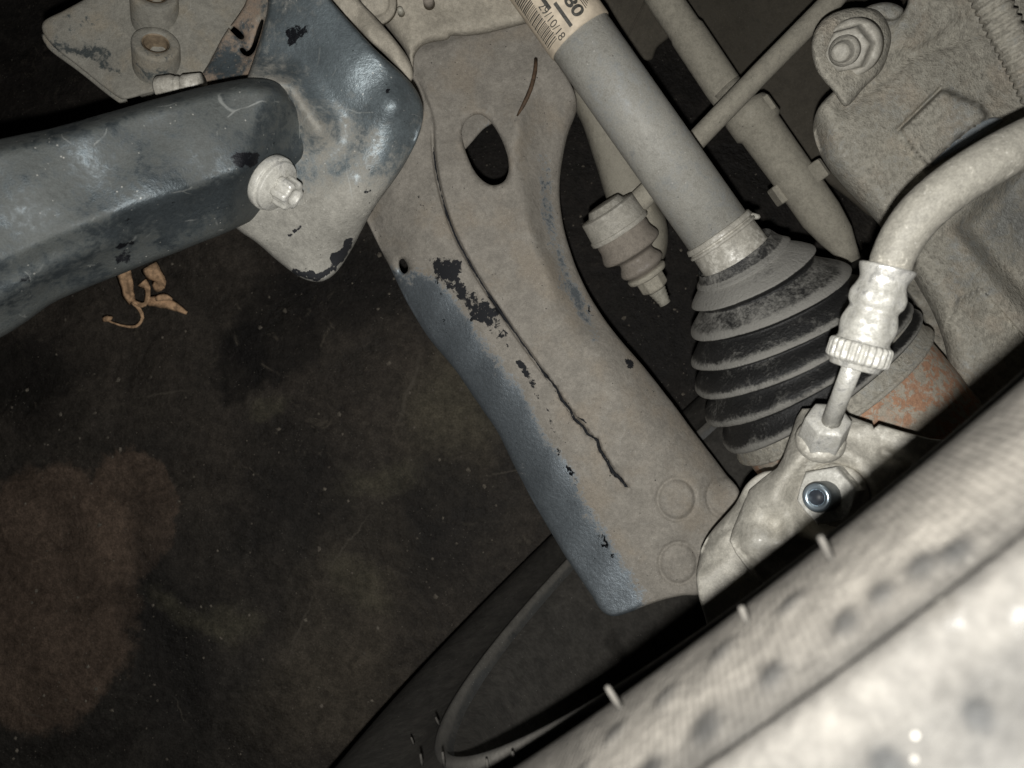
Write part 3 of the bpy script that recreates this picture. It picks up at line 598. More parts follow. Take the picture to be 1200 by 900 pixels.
def brk_dark(X, Y):
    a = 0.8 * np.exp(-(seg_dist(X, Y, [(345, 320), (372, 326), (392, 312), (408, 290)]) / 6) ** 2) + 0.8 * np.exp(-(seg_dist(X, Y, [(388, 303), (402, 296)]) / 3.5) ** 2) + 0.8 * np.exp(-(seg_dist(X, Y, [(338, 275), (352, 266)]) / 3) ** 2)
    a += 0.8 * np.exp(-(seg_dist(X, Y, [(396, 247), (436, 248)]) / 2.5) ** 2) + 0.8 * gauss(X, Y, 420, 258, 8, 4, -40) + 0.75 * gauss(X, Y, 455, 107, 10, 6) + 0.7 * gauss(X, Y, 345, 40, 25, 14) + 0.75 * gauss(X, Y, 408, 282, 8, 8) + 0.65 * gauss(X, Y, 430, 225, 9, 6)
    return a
brk_out = [(322, -25), (312, 20), (300, 62), (288, 95), (262, 150), (250, 210), (272, 262), (300, 284), (330, 310), (352, 325), (375, 330), (393, 320), (412, 292), (428, 262), (443, 237), (468, 203), (488, 166), (496, 132), (489, 108), (471, 86), (440, 58), (410, 25), (385, -5), (375, -25)]
relief('end_bracket', brk_out, brk_depth, 'bracket', sub, res=5, thick=.02, roll=(6, .004), wear=brk_wear, dark=brk_dark)
relief('bracket_flange', [(362, -25), (395, 12), (430, 45), (470, 84), (476, 98), (484, 92), (480, 72), (462, 46), (440, 20), (420, -2), (410, -25)], lambda X, Y: .322 - .003 * gauss(X, Y, 440, 40, 20) + .001 * np.sin(X * .2) + .001 * gauss(X, Y, 415, 15, 10, 5, 30), 'housing', sub, res=5, thick=.01, roll=(7, .004), wear=lambda X, Y: .25 + 0 * X, dark=lambda X, Y: .5 * gauss(X, Y, 450, 55, 10, 5, 50) + .5 * gauss(X, Y, 408, 15, 10, 4, 35))
# bolt through the bracket
bax = np.array([1.35, .90, -.30]); b0 = P(318, 214, .274)
r = px2m(1, .268)
bolt = lathe('bolt_flange', b0, bax, crisp([(-.0016, 33*r), (-.0014, 34*r), (.0012, 34.5*r), (.0015, 32*r), (.0018, 31.5*r), (.0030, 32*r), (.0034, 31*r), (.0044, 21*r), (.0048, 18*r)], .00012), 'fitting', sub, seg=64)
lathe('bolt_head', b0, bax, crisp([(.0040, 18*r, 1), (.0060, 18*r, 1), (.0098, 17.4*r, 1), (.0106, 15.5*r, .8), (.0107, 10*r, 0), (.0090, 8*r, 0)], .0002), 'fitting', sub, seg=72, lobes=lambda th: 1 + .10 * np.sign(np.cos(6 * th)) * np.minimum(1, np.abs(np.cos(6 * th)) * 2), phase=.4)

# ------------------------------------------------------------------ mounting plate upper left
mp_ = thing('mounting_plate', 'flat dusty mounting plate with two threaded bosses in the top left corner', 'mounting plate', P(160, 50, .345))
relief('plate', [(49, 34), (52, 24), (75, 12), (112, -8), (140, -25), (300, -25), (292, 8), (268, 38), (252, 62), (232, 98), (205, 104), (178, 109), (150, 116), (142, 116), (120, 100), (90, 76), (62, 54)], lambda X, Y: .345 + .00003 * (X - 150) + .0006 * np.sin(X * .05 + Y * .03) + .003 * smoothstep(222, 290, X), 'plate', mp_, res=5, thick=.0045, roll=(4, .0015),
       wear=lambda X, Y: .25 + .6 * gauss(X, Y, 100, 60, 40, 10, 10) + .45 * gauss(X, Y, 125, 78, 22, 6, 30), dark=lambda X, Y: .35 * gauss(X, Y, 100, 55, 30, 6))
relief('plate_lower_skin', [(49, 40), (60, 42), (145, 110), (150, 121), (140, 121), (90, 82), (58, 58)], lambda X, Y: .3525 + 0 * X, 'plate', mp_, res=5, thick=.003, roll=(3, .001))
def boss(px, py, parent):
    r = px2m(1, .34); ax = np.array([.34, -.42, -.84]); c = P(px - 1, py + 30, .349)
    bo = lathe('threaded_boss', c, ax, crisp([(-.012, 27.5*r), (.0125, 26.5*r), (.0138, 24.5*r), (.0138, 15.5*r), (.0125, 14.8*r)], .0004), 'plate', parent, seg=48, cap=False)
    pr_ = [(.0135, 14.8*r)] + [(.0132 - k * .0008, (14.8 if k % 2 else 13.2) * r) for k in range(14)] + [(.0015, .0002)]
    t = lathe('thread', c, ax, pr_, 'thread', bo, seg=40, cap=False)
boss(185, 48, mp_); boss(183, -8, mp_)
relief('side_plate', [(300, -25), (286, 8), (262, 42), (246, 72), (232, 99), (262, 98), (296, 94), (305, 62), (318, 22), (330, -25)], lambda X, Y: .336 - .0001 * (X - 240) + .003 * gauss(X, Y, 280, 60, 25), 'rusty_plate', mp_, res=4, thick=.003, roll=(3, .0012),
       holes=[[(268, 32), (274, 31), (286, 42), (285, 46), (281, 46), (272, 38)], [(281, 57), (285, 56), (289, 60), (294, 56), (299, 42), (303, 30), (307, 22), (309, 24), (304, 44), (298, 60), (291, 66), (284, 63)]],
       wear=lambda X, Y: .3 + .5 * gauss(X, Y, 262, 80, 22, 25))
vp = lathe('pipe_stub', P(184, 103, .325), (.86, .0, -.1), crisp([(0, .0035), (.001, .0046), (.007, .0050), (.009, .0042), (.0098, .0044), (.012, .0035), (.0125, .0048), (.02, .0050)], .0003), 'pale', mp_, seg=28)
sp_ = lathe('plate_slot_shadow_sleeve', P(215, 104, .338), (.9, .1, .0), [(-.02, .008), (.012, .008)], 'recess', mp_, seg=24) if False else None

# ------------------------------------------------------------------ alloy housing top centre
hs = thing('alloy_housing', 'dusty cast alloy housing at the top edge above the control arm', 'gearbox housing', P(520, 20, .37))
relief('casting', [(398, -25), (424, 2), (450, 28), (474, 58), (480, 76), (474, 92), (479, 96), (484, 82), (487, 64), (497, 53), (525, 46), (528, 42), (547, 42), (575, 38), (598, 32), (622, 26), (650, 20), (640, -25)], lambda X, Y: .352 + .0003 * (X - 480) * 0 + .02 * smoothstep(28, 52, Y + .15 * (X - 500)) * 0 + .003 * np.sin(X * .035) - .006 * gauss(X, Y, 445, 0, 30, 16) + .003 * gauss(X, Y, 520, 8, 18, 20), 'housing', hs, res=5, thick=.02, roll=(14, .008), wear=lambda X, Y: .3 + 0 * X)
lathe('casting_plug', P(440, 2, .342), (.1, .3, -1), crisp([(-.004, .0095), (.0, .009), (.0015, .0065), (.0035, .006), (.004, .004)], .0004), 'housing', hs, seg=36)
lathe('small_stud', P(469, 12, .345), (.0, .1, -1), [(-.004, .0016), (.001, .0014), (.0016, .0006)], 'bolt', hs, seg=16)
lathe('dowel_dimple', P(502, 1, .344), (.0, .1, -1), [(-.004, .0026), (.003, .0022), (.0036, .0014)], 'nut_boot', hs, seg=20)

# ------------------------------------------------------------------ background pieces
bl = thing('link_casting', 'tapering dusty casting hanging behind the drive shaft', 'casting', P(740, 200, .47))
relief('web', [(668, 105), (684, 150), (697, 190), (710, 232), (722, 270), (745, 300), (765, 316), (778, 303), (783, 280), (780, 256), (770, 235), (790, 200), (720, 100)], lambda X, Y: .455 - .012 * np.exp(-(seg_dist(X, Y, [(690, 100), (750, 230), (765, 300)]) / 30) ** 2), 'rod', bl, res=6, thick=.012, roll=(12, .01), wear=lambda X, Y: .6 + 0 * X)
pn = relief('underbody_panel', [(775, -30), (1100, -30), (1090, 230), (1040, 262), (985, 226), (955, 200), (930, 165), (890, 150), (868, 118), (840, 85)], lambda X, Y: .56 + .006 * np.sin(X * .03), 'panel', None, res=9, thick=.004, roll=(10, .004), wear=lambda X, Y: .3 + 0 * X)
tag(pn, 'dim brown underbody panel behind the long sensor tube and the thin rod', 'panel')
pn2 = thing('splash_panel', 'small dark olive plastic panel with a raised rib beside the shaft label', 'panel', P(750, 30, .52))
relief('sheet', [(690, -30), (790, -30), (800, 10), (786, 42), (770, 56), (764, 70), (754, 70), (738, 48), (715, 10)], lambda X, Y: .52 + 0 * X, 'panel', pn2, res=7, thick=.004, roll=(5, .003), wear=lambda X, Y: .2 + 0 * X)
sweep('rib', PP([(764, -20, .519), (752, 10, .519), (736, 42, .519)]), [.0006, .0006, .0006], 'panel', pn2, seg=8)

# long tube behind, two lengths with collars
st = thing('sensor_tube', 'long dusty tube with collars and side lugs running behind the thin rod', 'tube', P(930, 220, .45))
sweep('upper_tube', PP([(745, -50, .452), (780, 2, .45), (803, 36, .45), (806, 40, .45), (846, 100, .448), (856, 114, .448)]), [.0093, .0095, .0095, .0103, .0103, .0100], 'rod', st, seg=32)
q = PP([(872, 124, .446), (876, 131, .446), (889, 149, .446), (891, 152, .446), (927, 202, .446), (962, 252, .446), (980, 276, .447), (990, 292, .448), (996, 306, .449)])
sweep('lower_tube', q, [.0128, .0143, .0143, .0123, .0118, .0116, .0095, .0068, .0062], 'rod', st, seg=36)
sweep('tube_neck', PP([(850, 104, .447), (880, 138, .446)]), [.0098, .0098], 'rod', st, seg=28)
def block(name, c, d, u, hu, hv, hw, mat, parent, bev=.0012):
    """rounded block: centre pixel c at depth d, long axis u (pixel direction)"""
    u = np.array([u[0], u[1], 0.]); u /= np.linalg.norm(u); z = np.array([0, 0, 1.]); v = np.cross(z, u); C = P(c[0], c[1], d); rings = []
    for (t, k) in ((-1, .75), (-.93, .95), (-.8, 1), (.8, 1), (.93, .95), (1, .75)):
        pts = []
        for (a, b) in ((-.7, -1), (.7, -1), (1, -.7), (1, .7), (.7, 1), (-.7, 1), (-1, .7), (-1, -.7)): pts.append(C + u * hu * t + v * hv * a * k + z * hw * b * k)
        rings.append(np.array(pts))
    return loft(name, rings, mat, parent, smooth=False)
block('lug', (950, 206), .442, (.57, .82), .0058, .0078, .007, 'rod', st); block('lug', (916, 226), .450, (.57, .82), .0058, .0050, .006, 'rod', st); block('lug', (893, 128), .442, (.57, .82), .0050, .0042, .009, 'rod', st)

# thin rod with ball joint
lk = thing('drop_link', 'thin dusty rod crossing behind the drive shaft to a ball joint with brown rubber boot', 'link rod', P(740, 270, .42))
sweep('rod', PP([(1010, -38, .405), (975, 1, .405), (893, 84, .408), (820, 160, .41), (768, 217, .412), (745, 240, .41)]), [.0058, .0058, .0057, .0056, .0058, .0060], 'rod', lk, seg=28)
jx = np.array([.545, .785, .22]); j0 = P(712, 247, .405); r = px2m(1, .41)
lathe('joint_housing', j0, jx, crisp([(-.0045, 8*r), (-.0042, 20*r), (-.001, 24*r), (-.0006, 34*r), (.0100, 35.5*r), (.0102, 37*r), (.0125, 37*r), (.0127, 33*r)], .0002), 'pale', lk, seg=48)
lathe('rubber_boot', j0, jx, spline([(.0122, 32*r), (.0150, 33*r), (.018, 33*r), (.0225, 36.5*r), (.0245, 36*r), (.0262, 28*r), (.0280, 22*r), (.0300, 22.5*r), (.0335, 27*r), (.0355, 26.5*r), (.038, 20*r), (.041, 17*r)], .001, closed=False).tolist(), 'nut_boot', lk, seg=48)
lathe('collar', j0, jx, crisp([(.038, 20*r), (.0385, 25*r), (.041, 24*r), (.042, 16*r)], .0004), 'rod', lk, seg=36)
lathe('hex', j0, jx, crisp([(.041, 17*r, 1), (.0485, 17*r, 1), (.0495, 14*r, 1), (.050, 11*r, .3)], .0004), 'rod', lk, seg=48, lobes=hexl)
lathe('threaded_tip', j0, jx, [(.049, 11*r)] + [(.050 + .0009 * k, (10.5 - .45 * k + (k % 2) * .8) * r) for k in range(9)] + [(.0590, 7.5*r), (.0592, 4*r)], 'bolt', lk, seg=24)

# ------------------------------------------------------------------ drive shaft
ds = thing('drive_shaft', 'grey dusty drive shaft with a cream printed label and ribbed black rubber boot', 'drive shaft', P(820, 240, .36))
sdir = np.array([.577, .816]); tilt = .12
A0 = P(620, -42, .343); A1 = P(851, 286, .3535); sax = (A1 - A0) / np.linalg.norm(A1 - A0); RS = px2m(38.5, .35)
sweep('shaft_tube', np.array([A0, A0 + (A1 - A0) * .5, A1]), [RS, RS, RS * 1.01], 'shaft', ds, seg=72, wear=None)
SC = -np.array([0, 0, 1.0]); SC = SC - (SC @ sax) * sax; SC /= np.linalg.norm(SC)       # towards the viewer
ST = np.cross(sax, SC); 
if ST[0] < 0: ST = -ST                                                             # towards upper right
def cyl(s, v, rad): a = v / rad; return A0 + sax * s + (SC * math.cos(a) + ST * math.sin(a)) * rad
def s_at(px, py): t = P(px, py, .345); return (t - A0) @ sax
s_end = s_at(671, 50); s_0 = -.005
RL = RS + .0007
seg = 72; rings = []
for s_, r_ in [(s_0, RL), (s_end * .5, RL), (s_end - .0008, RL), (s_end - .0002, RL - .0002), (s_end, RS - .0003)]:
    rings.append(np.array([cyl(s_, 2 * math.pi * k / seg * r_, r_) for k in range(seg)]))
lab = loft('paper_label', rings, 'label', ds, cap=False)
fixn(lab)
def inkmesh(name, verts, faces): return link(name, W(np.array(verts)), faces, 'ink', lab, smooth=False)
def bar(name, s0, s1, v0, v1):
    R_ = RL + .00012; n = max(1, int(abs(v1 - v0) / .0012)); V = []; Fa = []
    for k in range(n + 1):
        v = v0 + (v1 - v0) * k / n; V += [cyl(s0, v, R_), cyl(s1, v, R_)]
    for k in range(n): Fa.append((2*k, 2*k+1, 2*k+3, 2*k+2))
    o = inkmesh(name, V, Fa); fixn(o); return o
def uv_at(px, py):
    # pixel -> (s, v) on the label surface by a short search
    best = None
    for s in np.linspace(s_0, s_end, 70):
        for v in np.linspace(-RL * 1.5, RL * 1.5, 90):
            q = cyl(s, v, RL); X = 600 + F * q[0] / q[2]; Y = 450 + F * q[1] / q[2]; e = (X - px) ** 2 + (Y - py) ** 2
            if best is None or e < best[0]: best = (e, s, v)
    return best[1], best[2]
def text(txt, px, py, px2, py2, h_px, bold=0):
    s0, v0 = uv_at(px, py); s1, v1 = uv_at(px2, py2)
    cu = bpy.data.curves.new('t', 'FONT'); cu.body = txt; cu.offset = bold; o = bpy.data.objects.new('t', cu); COL.objects.link(o)
    me = o.to_mesh(); V = np.array([v.co[:] for v in me.vertices]); Fa = [list(p.vertices) for p in me.polygons]; o.to_mesh_clear(); COL.objects.unlink(o); bpy.data.objects.remove(o)
    x0, x1 = V[:, 0].min(), V[:, 0].max(); y0, y1 = V[:, 1].min(), V[:, 1].max(); hh = px2m(h_px, .34)
    out = []
    for v in V:
        t = (v[0] - x0) / (x1 - x0); out.append(cyl(s0 + (s1 - s0) * t, v0 + (v1 - v0) * t + (v[1] - y0) / (y1 - y0) * hh, RL + .00012))
    o2 = inkmesh('printing', out, Fa); fixn(o2)
text('29/10/18', 630, 8, 657, 49, 10.5)
text('6', 617, -12, 623, -3, 11)
text('80', 658, 0, 675, 22, 15, .03)
text('B', 636, -32, 648, -16, 15, .03)
s_a, v_a = uv_at(650, 3); s_b, v_b = uv_at(669, 32); bar('printed_bar', s_a, s_b, v_a - .0008, v_a + .0008)
s_a, v_a = uv_at(634, -4); s_b, v_b = uv_at(644, 11); bar('printed_bar', s_a, s_b, v_a - .0009, v_a + .0009)
for k in range(5):
    s_a, v_a = uv_at(686 + 0 * k, 6); bar('printed_line', s_0 + .002, s_a + .0015 - .0007 * k, v_a + .0010 * k - .001, v_a + .0010 * k - .0006)
s_a, v_a = uv_at(648, 60); s = s_0; k = 0
vb0, vb1 = -RL * 1.42, -RL * .88
random.seed(3)
while s < s_a - .0016:
    wd = random.choice([.00025, .0003, .0005, .0006]); bar('barcode_bar', s, s + wd, vb0, vb1 + random.choice([0, 0, .0004])); s += wd + random.choice([.0003, .0004, .0006])
# inboard boot clamp
r = px2m(1, .352)
k0 = A1 - sax * .0035
lathe('clamp_collar', k0, sax, crisp([(-.0040, 39*r), (-.0038, 42*r), (-.0015, 43.5*r), (-.0012, 40.5*r), (-.0004, 41*r), (-.0002, 43*r), (.0008, 43.5*r), (.0014, 40.5*r), (.0110, 41.5*r), (.0128, 43*r), (.0135, 40*r)], .00022), 'pale', ds, seg=72)
lathe('clamp_ear', cyl(np.linalg.norm(A1 - A0) - .0035, RS * 1.45, RS * 1.08), sax + ST * 1.1, [(-.003, .0008), (0, .0016), (.003, .0012), (.0038, .0004)], 'pale', ds, seg=10)
# bellows
Lt = np.array([(822, 324), (815, 364), (815, 398), (815, 432), (820, 466), (836, 499), (857, 529), (878, 548)], float)
Rt = np.array([(897, 268), (946, 285), (986, 307), (1016, 324), (1034, 341), (1049, 352), (1058, 364), (1068, 398)], float)
tt = np.array([0, 1, 2, 3, 4, 5, 6, 6.8])
dep = np.array([.354, .357, .361, .366, .371, .376, .381, .387])
def ring_at(t, fac, s=.25, seg=120, mod=None):
    l = np.array([np.interp(t, tt, Lt[:, i]) for i in (0, 1)]); r_ = np.array([np.interp(t, tt, Rt[:, i]) for i in (0, 1)]); d = np.interp(t, tt, dep)
    a, b = P(l[0], l[1], d), P(r_[0], r_[1], d); c = (a + b) / 2; h = (b - a) / 2; hl = np.linalg.norm(h); e1 = h / hl; g = np.array([-e1[1], e1[0], 0]); g = g if g[0] > 0 or g[1] > 0 else -g
    vr = -(a + b) / 2; vr /= np.linalg.norm(vr); e2 = vr * math.sqrt(1 - s * s) + (g - (g @ vr) * vr) * s; e2 -= (e2 @ e1) * e1; e2 /= np.linalg.norm(e2); th = np.linspace(0, 2 * np.pi, seg, endpoint=False)
    return c + (np.cos(th)[:, None] * e1 + np.sin(th)[:, None] * e2) * (hl * fac)
rings = []; wr = []
ts = np.concatenate([np.linspace(0, 6.25, 150)])
for t in ts:
    fr_ = (t + .5) % 1 - .5                       # 0 at a crest
    p_ = t % 1.0                                  # 0 at a crest, falls in under it, then a long cone out to the next crest
    fall = 1 - smoothstep(0, .26, p_); rise = np.clip((p_ - .26) / .74, 0, 1)
    crest = max(fall, math.sin(rise * math.pi / 2) ** 1.3)
    lo_f = .80 + .012 * t
    fac = lo_f + (1 - lo_f) * crest if t > .5 else 1.0 * (1 - smoothstep(0, .5, t)) + smoothstep(0, .5, t) * (lo_f + (1 - lo_f) * crest) 
    if t < .5: fac = 1.0 - .06 * math.sin(t * 2 * math.pi)
    # crest lean: shift rings so the crests overhang slightly
    fac = fac * (1 + .010 * math.sin(t * 5.3 + 1) + .006 * math.sin(t * 11))
    rg = ring_at(t, fac); cg = rg.mean(0); an = np.linspace(0, 2 * np.pi, 120, endpoint=False); rg = cg + (rg - cg) * (1 + .010 * np.sin(3 * an + t * 2) + .006 * np.sin(7 * an - t * 3))[:, None]
    rings.append(rg); face = 1.0 if fr_ < 0 else 0.15
    wv = (.38 if t < 2.02 else .10) * (p_ > .3) + (.32 if t < 1.02 else 0) + .62 * smoothstep(.70, .93, p_) + .62 * (1 - smoothstep(.0, .07, p_)) * (t > .5) + .02
    wr += [wv] * 120
bt = loft('rubber_boot', rings, 'boot', ds, cap=False, wear=np.array(wr)); fixn(bt)
# outer clamp band, lip and rusty joint cup
cc = ring_at(6.5, 1).mean(0); l6 = ring_at(6.5, 1); e1 = l6[0] - cc; R6 = np.linalg.norm(e1); e1 /= R6; g = np.array([-e1[1], e1[0], 0]); g = g if g[0] > 0 else -g; e2_ = l6[30] - cc; jax_ = np.cross(e1, e2_); jax_ /= np.linalg.norm(jax_); jax_ = jax_ if jax_[1] > 0 else -jax_
R6 = px2m(124, .385)
c6 = P(953, 440, .382)
lathe('boot_band', c6, jax_, crisp([(-.002, R6 * .90), (-.0015, R6 * .985), (.0112, R6 * 1.01), (.0116, R6 * 1.03), (.0134, R6 * 1.035), (.0138, R6 * 1.0), (.0145, R6 * .96)], .0004), 'cast', ds, seg=110)
lathe('joint_cup', c6, jax_, crisp([(.0135, R6 * .95), (.0150, R6 * .97), (.052, R6 * .985), (.056, R6 * .9), (.06, R6 * .5)], .0008), 'rust', ds, seg=110)

# ------------------------------------------------------------------ knuckle (upper right)
kn = thing('steering_knuckle', 'rough grey cast steering knuckle filling the upper right corner', 'steering knuckle', P(1100, 250, .36))
EAR = [(951, 58), (954, 38), (966, 22), (986, 12), (1008, 9), (1030, 14), (1044, 40), (1040, 66), (1032, 84), (1012, 104), (991, 125), (976, 106), (958, 84)]
BOSS = [(1054, 150), (1104, 103), (1150, 122), (1160, 138), (1128, 160), (1086, 196), (1070, 178)]
STEP = [(1120, 352), (1150, 336), (1210, 400), (1400, 600), (1100, 640), (1090, 420)]
DIAG = [(1068, -40), (1045, 10), (1040, 62), (1078, 66), (1140, 20), (1170, 30), (1196, 95), (1400, 120), (1400, -40)]
DIAG2 = [(1108, 265), (1160, 330), (1240, 420), (1400, 430), (1400, 150), (1200, 170)]
def kn_depth(X, Y):
    d = .352 + 0 * X
    d = d - .016 * mound(X, Y, BOSS, 4) + .0025 * mound(X, Y, STEP, 5) - .004 * mound(X, Y, DIAG, 16) + .010 * mound(X, Y, DIAG2, 26)
    lf = seg_dist(X, Y, [(953, 145), (965, 190), (1010, 240), (1050, 292), (1092, 360), (1113, 440)]); d = d + .014 * np.clip(1 - (lf) / 28, 0, 1) ** 2
    d = d + .0025 * np.exp(-(seg_dist(X, Y, [(991, 125), (1075, 60), (1180, 30)]) / 8) ** 2)
    d = d - .002 * np.exp(-(seg_dist(X, Y, [(1060, 152), (1090, 125)]) / 3) ** 2) * 0 + .004 * np.exp(-(seg_dist(X, Y, [(1052, 152), (1102, 104)]) / 2.2) ** 2)
    cr = seg_dist(X, Y, [(1122, 352), (1150, 337), (1205, 402)]); d = d + .0016 * np.exp(-(cr / 1.3) ** 2) * (.5 + .5 * np.sin(X * .9))
    return d + .0011 * np.sin(X * .04 + 2) * np.sin(Y * .05) + .0007 * gauss(X, Y, 1150, 370, 14)
kn_out = [(1074, -30), (1062, 8), (1052, 20), (1030, 24), (1000, 60), (985, 100), (975, 108), (960, 125), (953, 146), (956, 167), (966, 190), (986, 215), (1010, 241), (1032, 266), (1052, 293), (1072, 328), (1090, 360), (1104, 394), (1112, 430), (1114, 470), (1108, 520), (1130, 620), (1330, 620), (1330, -30)]
relief('casting', kn_out, kn_depth, 'cast', kn, res=4.5, thick=.03, roll=(7, .005), fine=[np.array([(1052, 152), (1102, 104)]), np.array([(1122, 352), (1150, 337), (1205, 402)])], fres=1.4, fband=4,
       wear=lambda X, Y: .35 + .35 * gauss(X, Y, 1190, 250, 60, 60), dark=lambda X, Y: .42 * gauss(X, Y, 1165, 165, 20, 6, -35) + .25 * np.exp(-(seg_dist(X, Y, [(1150, 337), (1205, 402)]) / 3) ** 2))
relief('mounting_ear', EAR, lambda X, Y: .333 + .00008 * (X - 990) + .003 * np.exp(-(np.hypot(X - 995, Y - 60) / 10) ** 2) * 0, 'cast', kn, res=4, thick=.02, roll=(9, .005), wear=lambda X, Y: .25 + 0 * X)
relief('machined_face', [(1086, 196), (1090, 182), (1108, 166), (1160, 138), (1176, 140), (1150, 160), (1120, 178)], lambda X, Y: .349 - .006 * smoothstep(190, 140, Y + .3 * (X - 1090)) + 0 * X, 'shiny', kn, res=4, thick=.006, roll=(4, .002))
relief('back_lug', [(1040, 300), (1085, 300), (1125, 380), (1125, 460), (1100, 440), (1090, 395), (1075, 360)], lambda X, Y: .425 + .004 * np.sin(Y * .12), 'cast', kn, res=6, thick=.01, roll=(6, .004))
relief('dust_cup', [(1012, 12), (1020, 6), (1040, 3), (1058, 10), (1056, 18), (1046, 24), (1030, 20)], lambda X, Y: .347 + 0 * X, 'cast', kn, res=4, thick=.008, roll=(6, .004))
nb0 = P(999, 56, .333); nax = np.array([-.64, .47, -.85]); r = px2m(1, .325)
nt1 = lathe('flange_nut', nb0, nax, crisp([(-.004, 33*r, 0), (.001, 33*r, 0), (.003, 30*r, 0), (.0032, 27*r, 1), (.010, 26*r, 1), (.0118, 23*r, .4), (.0120, 17*r, 0)], .0005), 'pale', kn, seg=60, lobes=hexl)
lathe('bolt_end', nb0, nax, [(.011, 17*r)] + [(.0118 + k * .0008, (16.2 + (k % 2) * .9) * r) for k in range(6)] + [(.0166, 13*r), (.0172, 12*r), (.0215, 10.8*r), (.0228, 9*r), (.0232, 5*r)], 'pale', nt1, seg=36)
# corrugated conduit
cz = thing('corrugated_conduit', 'dusty corrugated cable conduit running down the right edge of the knuckle', 'cable conduit', P(1185, 60, .32))
sweep('sleeve', PP([(1140, -40, .315), (1158, -5, .315), (1176, 30, .315), (1194, 64, .316), (1218, 112, .318), (1250, 170, .32)]), [.0062] * 6, 'cast', cz, seg=28, step=.0006, ridges=lambda s: 1 + .10 * np.sin(s * 2 * np.pi / .0034))

# ------------------------------------------------------------------ caliper bracket (lower right centre)
cb = thing('caliper_bracket', 'pale dusty cast caliper bracket beside the tyre, with a hex nut and hollow zinc stud', 'caliper bracket', P(940, 610, .30))
BO = [(940, 479), (960, 478), (985, 483), (1000, 489), (1022, 497), (1024, 502), (1030, 497), (1060, 506), (1090, 514), (1150, 520), (1200, 560), (1150, 650), (1040, 720), (940, 715), (885, 680), (862, 648), (855, 634), (858, 622), (868, 598), (878, 574), (895, 560), (911, 548), (918, 535), (926, 512), (934, 488)]
def cb_depth(X, Y):
    d = .282 + .00007 * (950 - X) + .012 * smoothstep(505, 470, Y)
    rr_ = np.hypot(X - 968, (Y - 582) * 1.05); d = d + .006 * (1 - smoothstep(22, 52, rr_)) - .0035 * np.exp(-((rr_ - 58) / 12) ** 2)
    d = d + .009 * np.clip(1 - (seg_dist(X, Y, [(934, 488), (926, 512), (912, 548), (878, 574), (858, 622)])) / 26, 0, 1) ** 2
    d = d - .006 * gauss(X, Y, 893, 632, 20, 15) + .006 * gauss(X, Y, 912, 612, 12, 18, 30) - .004 * gauss(X, Y, 922, 634, 12, 18, 30)
    d = d + .005 * smoothstep(-4, 4, (Y - 652) - (X - 870) * 1.0) * 0 + .0025 * np.exp(-(seg_dist(X, Y, [(862, 640), (885, 665), (905, 690)]) / 4) ** 2)
    d = d + .004 * np.exp(-(seg_dist(X, Y, [(1035, 530), (1070, 545), (1060, 560)]) / 6) ** 2)
    return d + .0008 * np.sin(X * .09) * np.sin(Y * .08)
relief('bracket_body', BO, cb_depth, 'pale', cb, res=3.6, thick=.02, roll=(3, .0015), smooth_outline=False, rough_edge=0, wear=lambda X, Y: .3 + .5 * gauss(X, Y, 893, 635, 18))
relief('bracket_foot', [(876, 566), (862, 590), (850, 604), (832, 625), (822, 642), (820, 652), (816, 672), (817, 690), (824, 716), (845, 765), (960, 760), (1000, 640), (940, 560), (900, 552)],
       lambda X, Y: .302 + .00008 * (900 - X) + .010 * np.clip(1 - (seg_dist(X, Y, [(862, 590), (832, 625), (817, 660)])) / 24, 0, 1) ** 2 + .003 * gauss(X, Y, 838, 655, 16, 7, -35) + .0015 * np.exp(-(seg_dist(X, Y, [(822, 640), (862, 612)]) / 2.5) ** 2), 'pale', cb, res=4, thick=.02, roll=(4, .002), wear=lambda X, Y: .2 + 0 * X)
# hex nut, washer, hollow stud
hx0 = P(975, 580, .277); hax = np.array([-.74, -.06, -.87]); r = px2m(1, .275)
lathe('washer', P(979, 580, .2800), hax, crisp([(-.003, 38*r), (.0012, 37*r), (.0022, 34*r), (.0024, 26*r)], .0003), 'pale', cb, seg=56)
hn = lathe('hex_nut', hx0, hax, crisp([(-.002, 36*r, 1), (.0055, 36*r, 1), (.0066, 33*r, .6), (.0067, 16*r, 0)], .0003), 'fitting', cb, seg=72, lobes=hexl, phase=.25, smooth=False)
stb = lathe('hollow_stud', hx0, hax, crisp([(.006, 17.5*r), (.0150, 17.2*r), (.0160, 16.0*r)], .0003), 'zinc_dark', cb, seg=48, cap=False)
lathe('stud_rim', hx0, hax, crisp([(.0158, 16.1*r), (.0166, 14.6*r), (.0167, 10*r), (.0160, 8.6*r)], .0003), 'zinc', stb, seg=48, cap=False)
lathe('stud_socket', hx0, hax, [(.0161, 8.8*r), (.0148, 8*r), (.0120, 7.5*r)], 'recess', stb, seg=32)

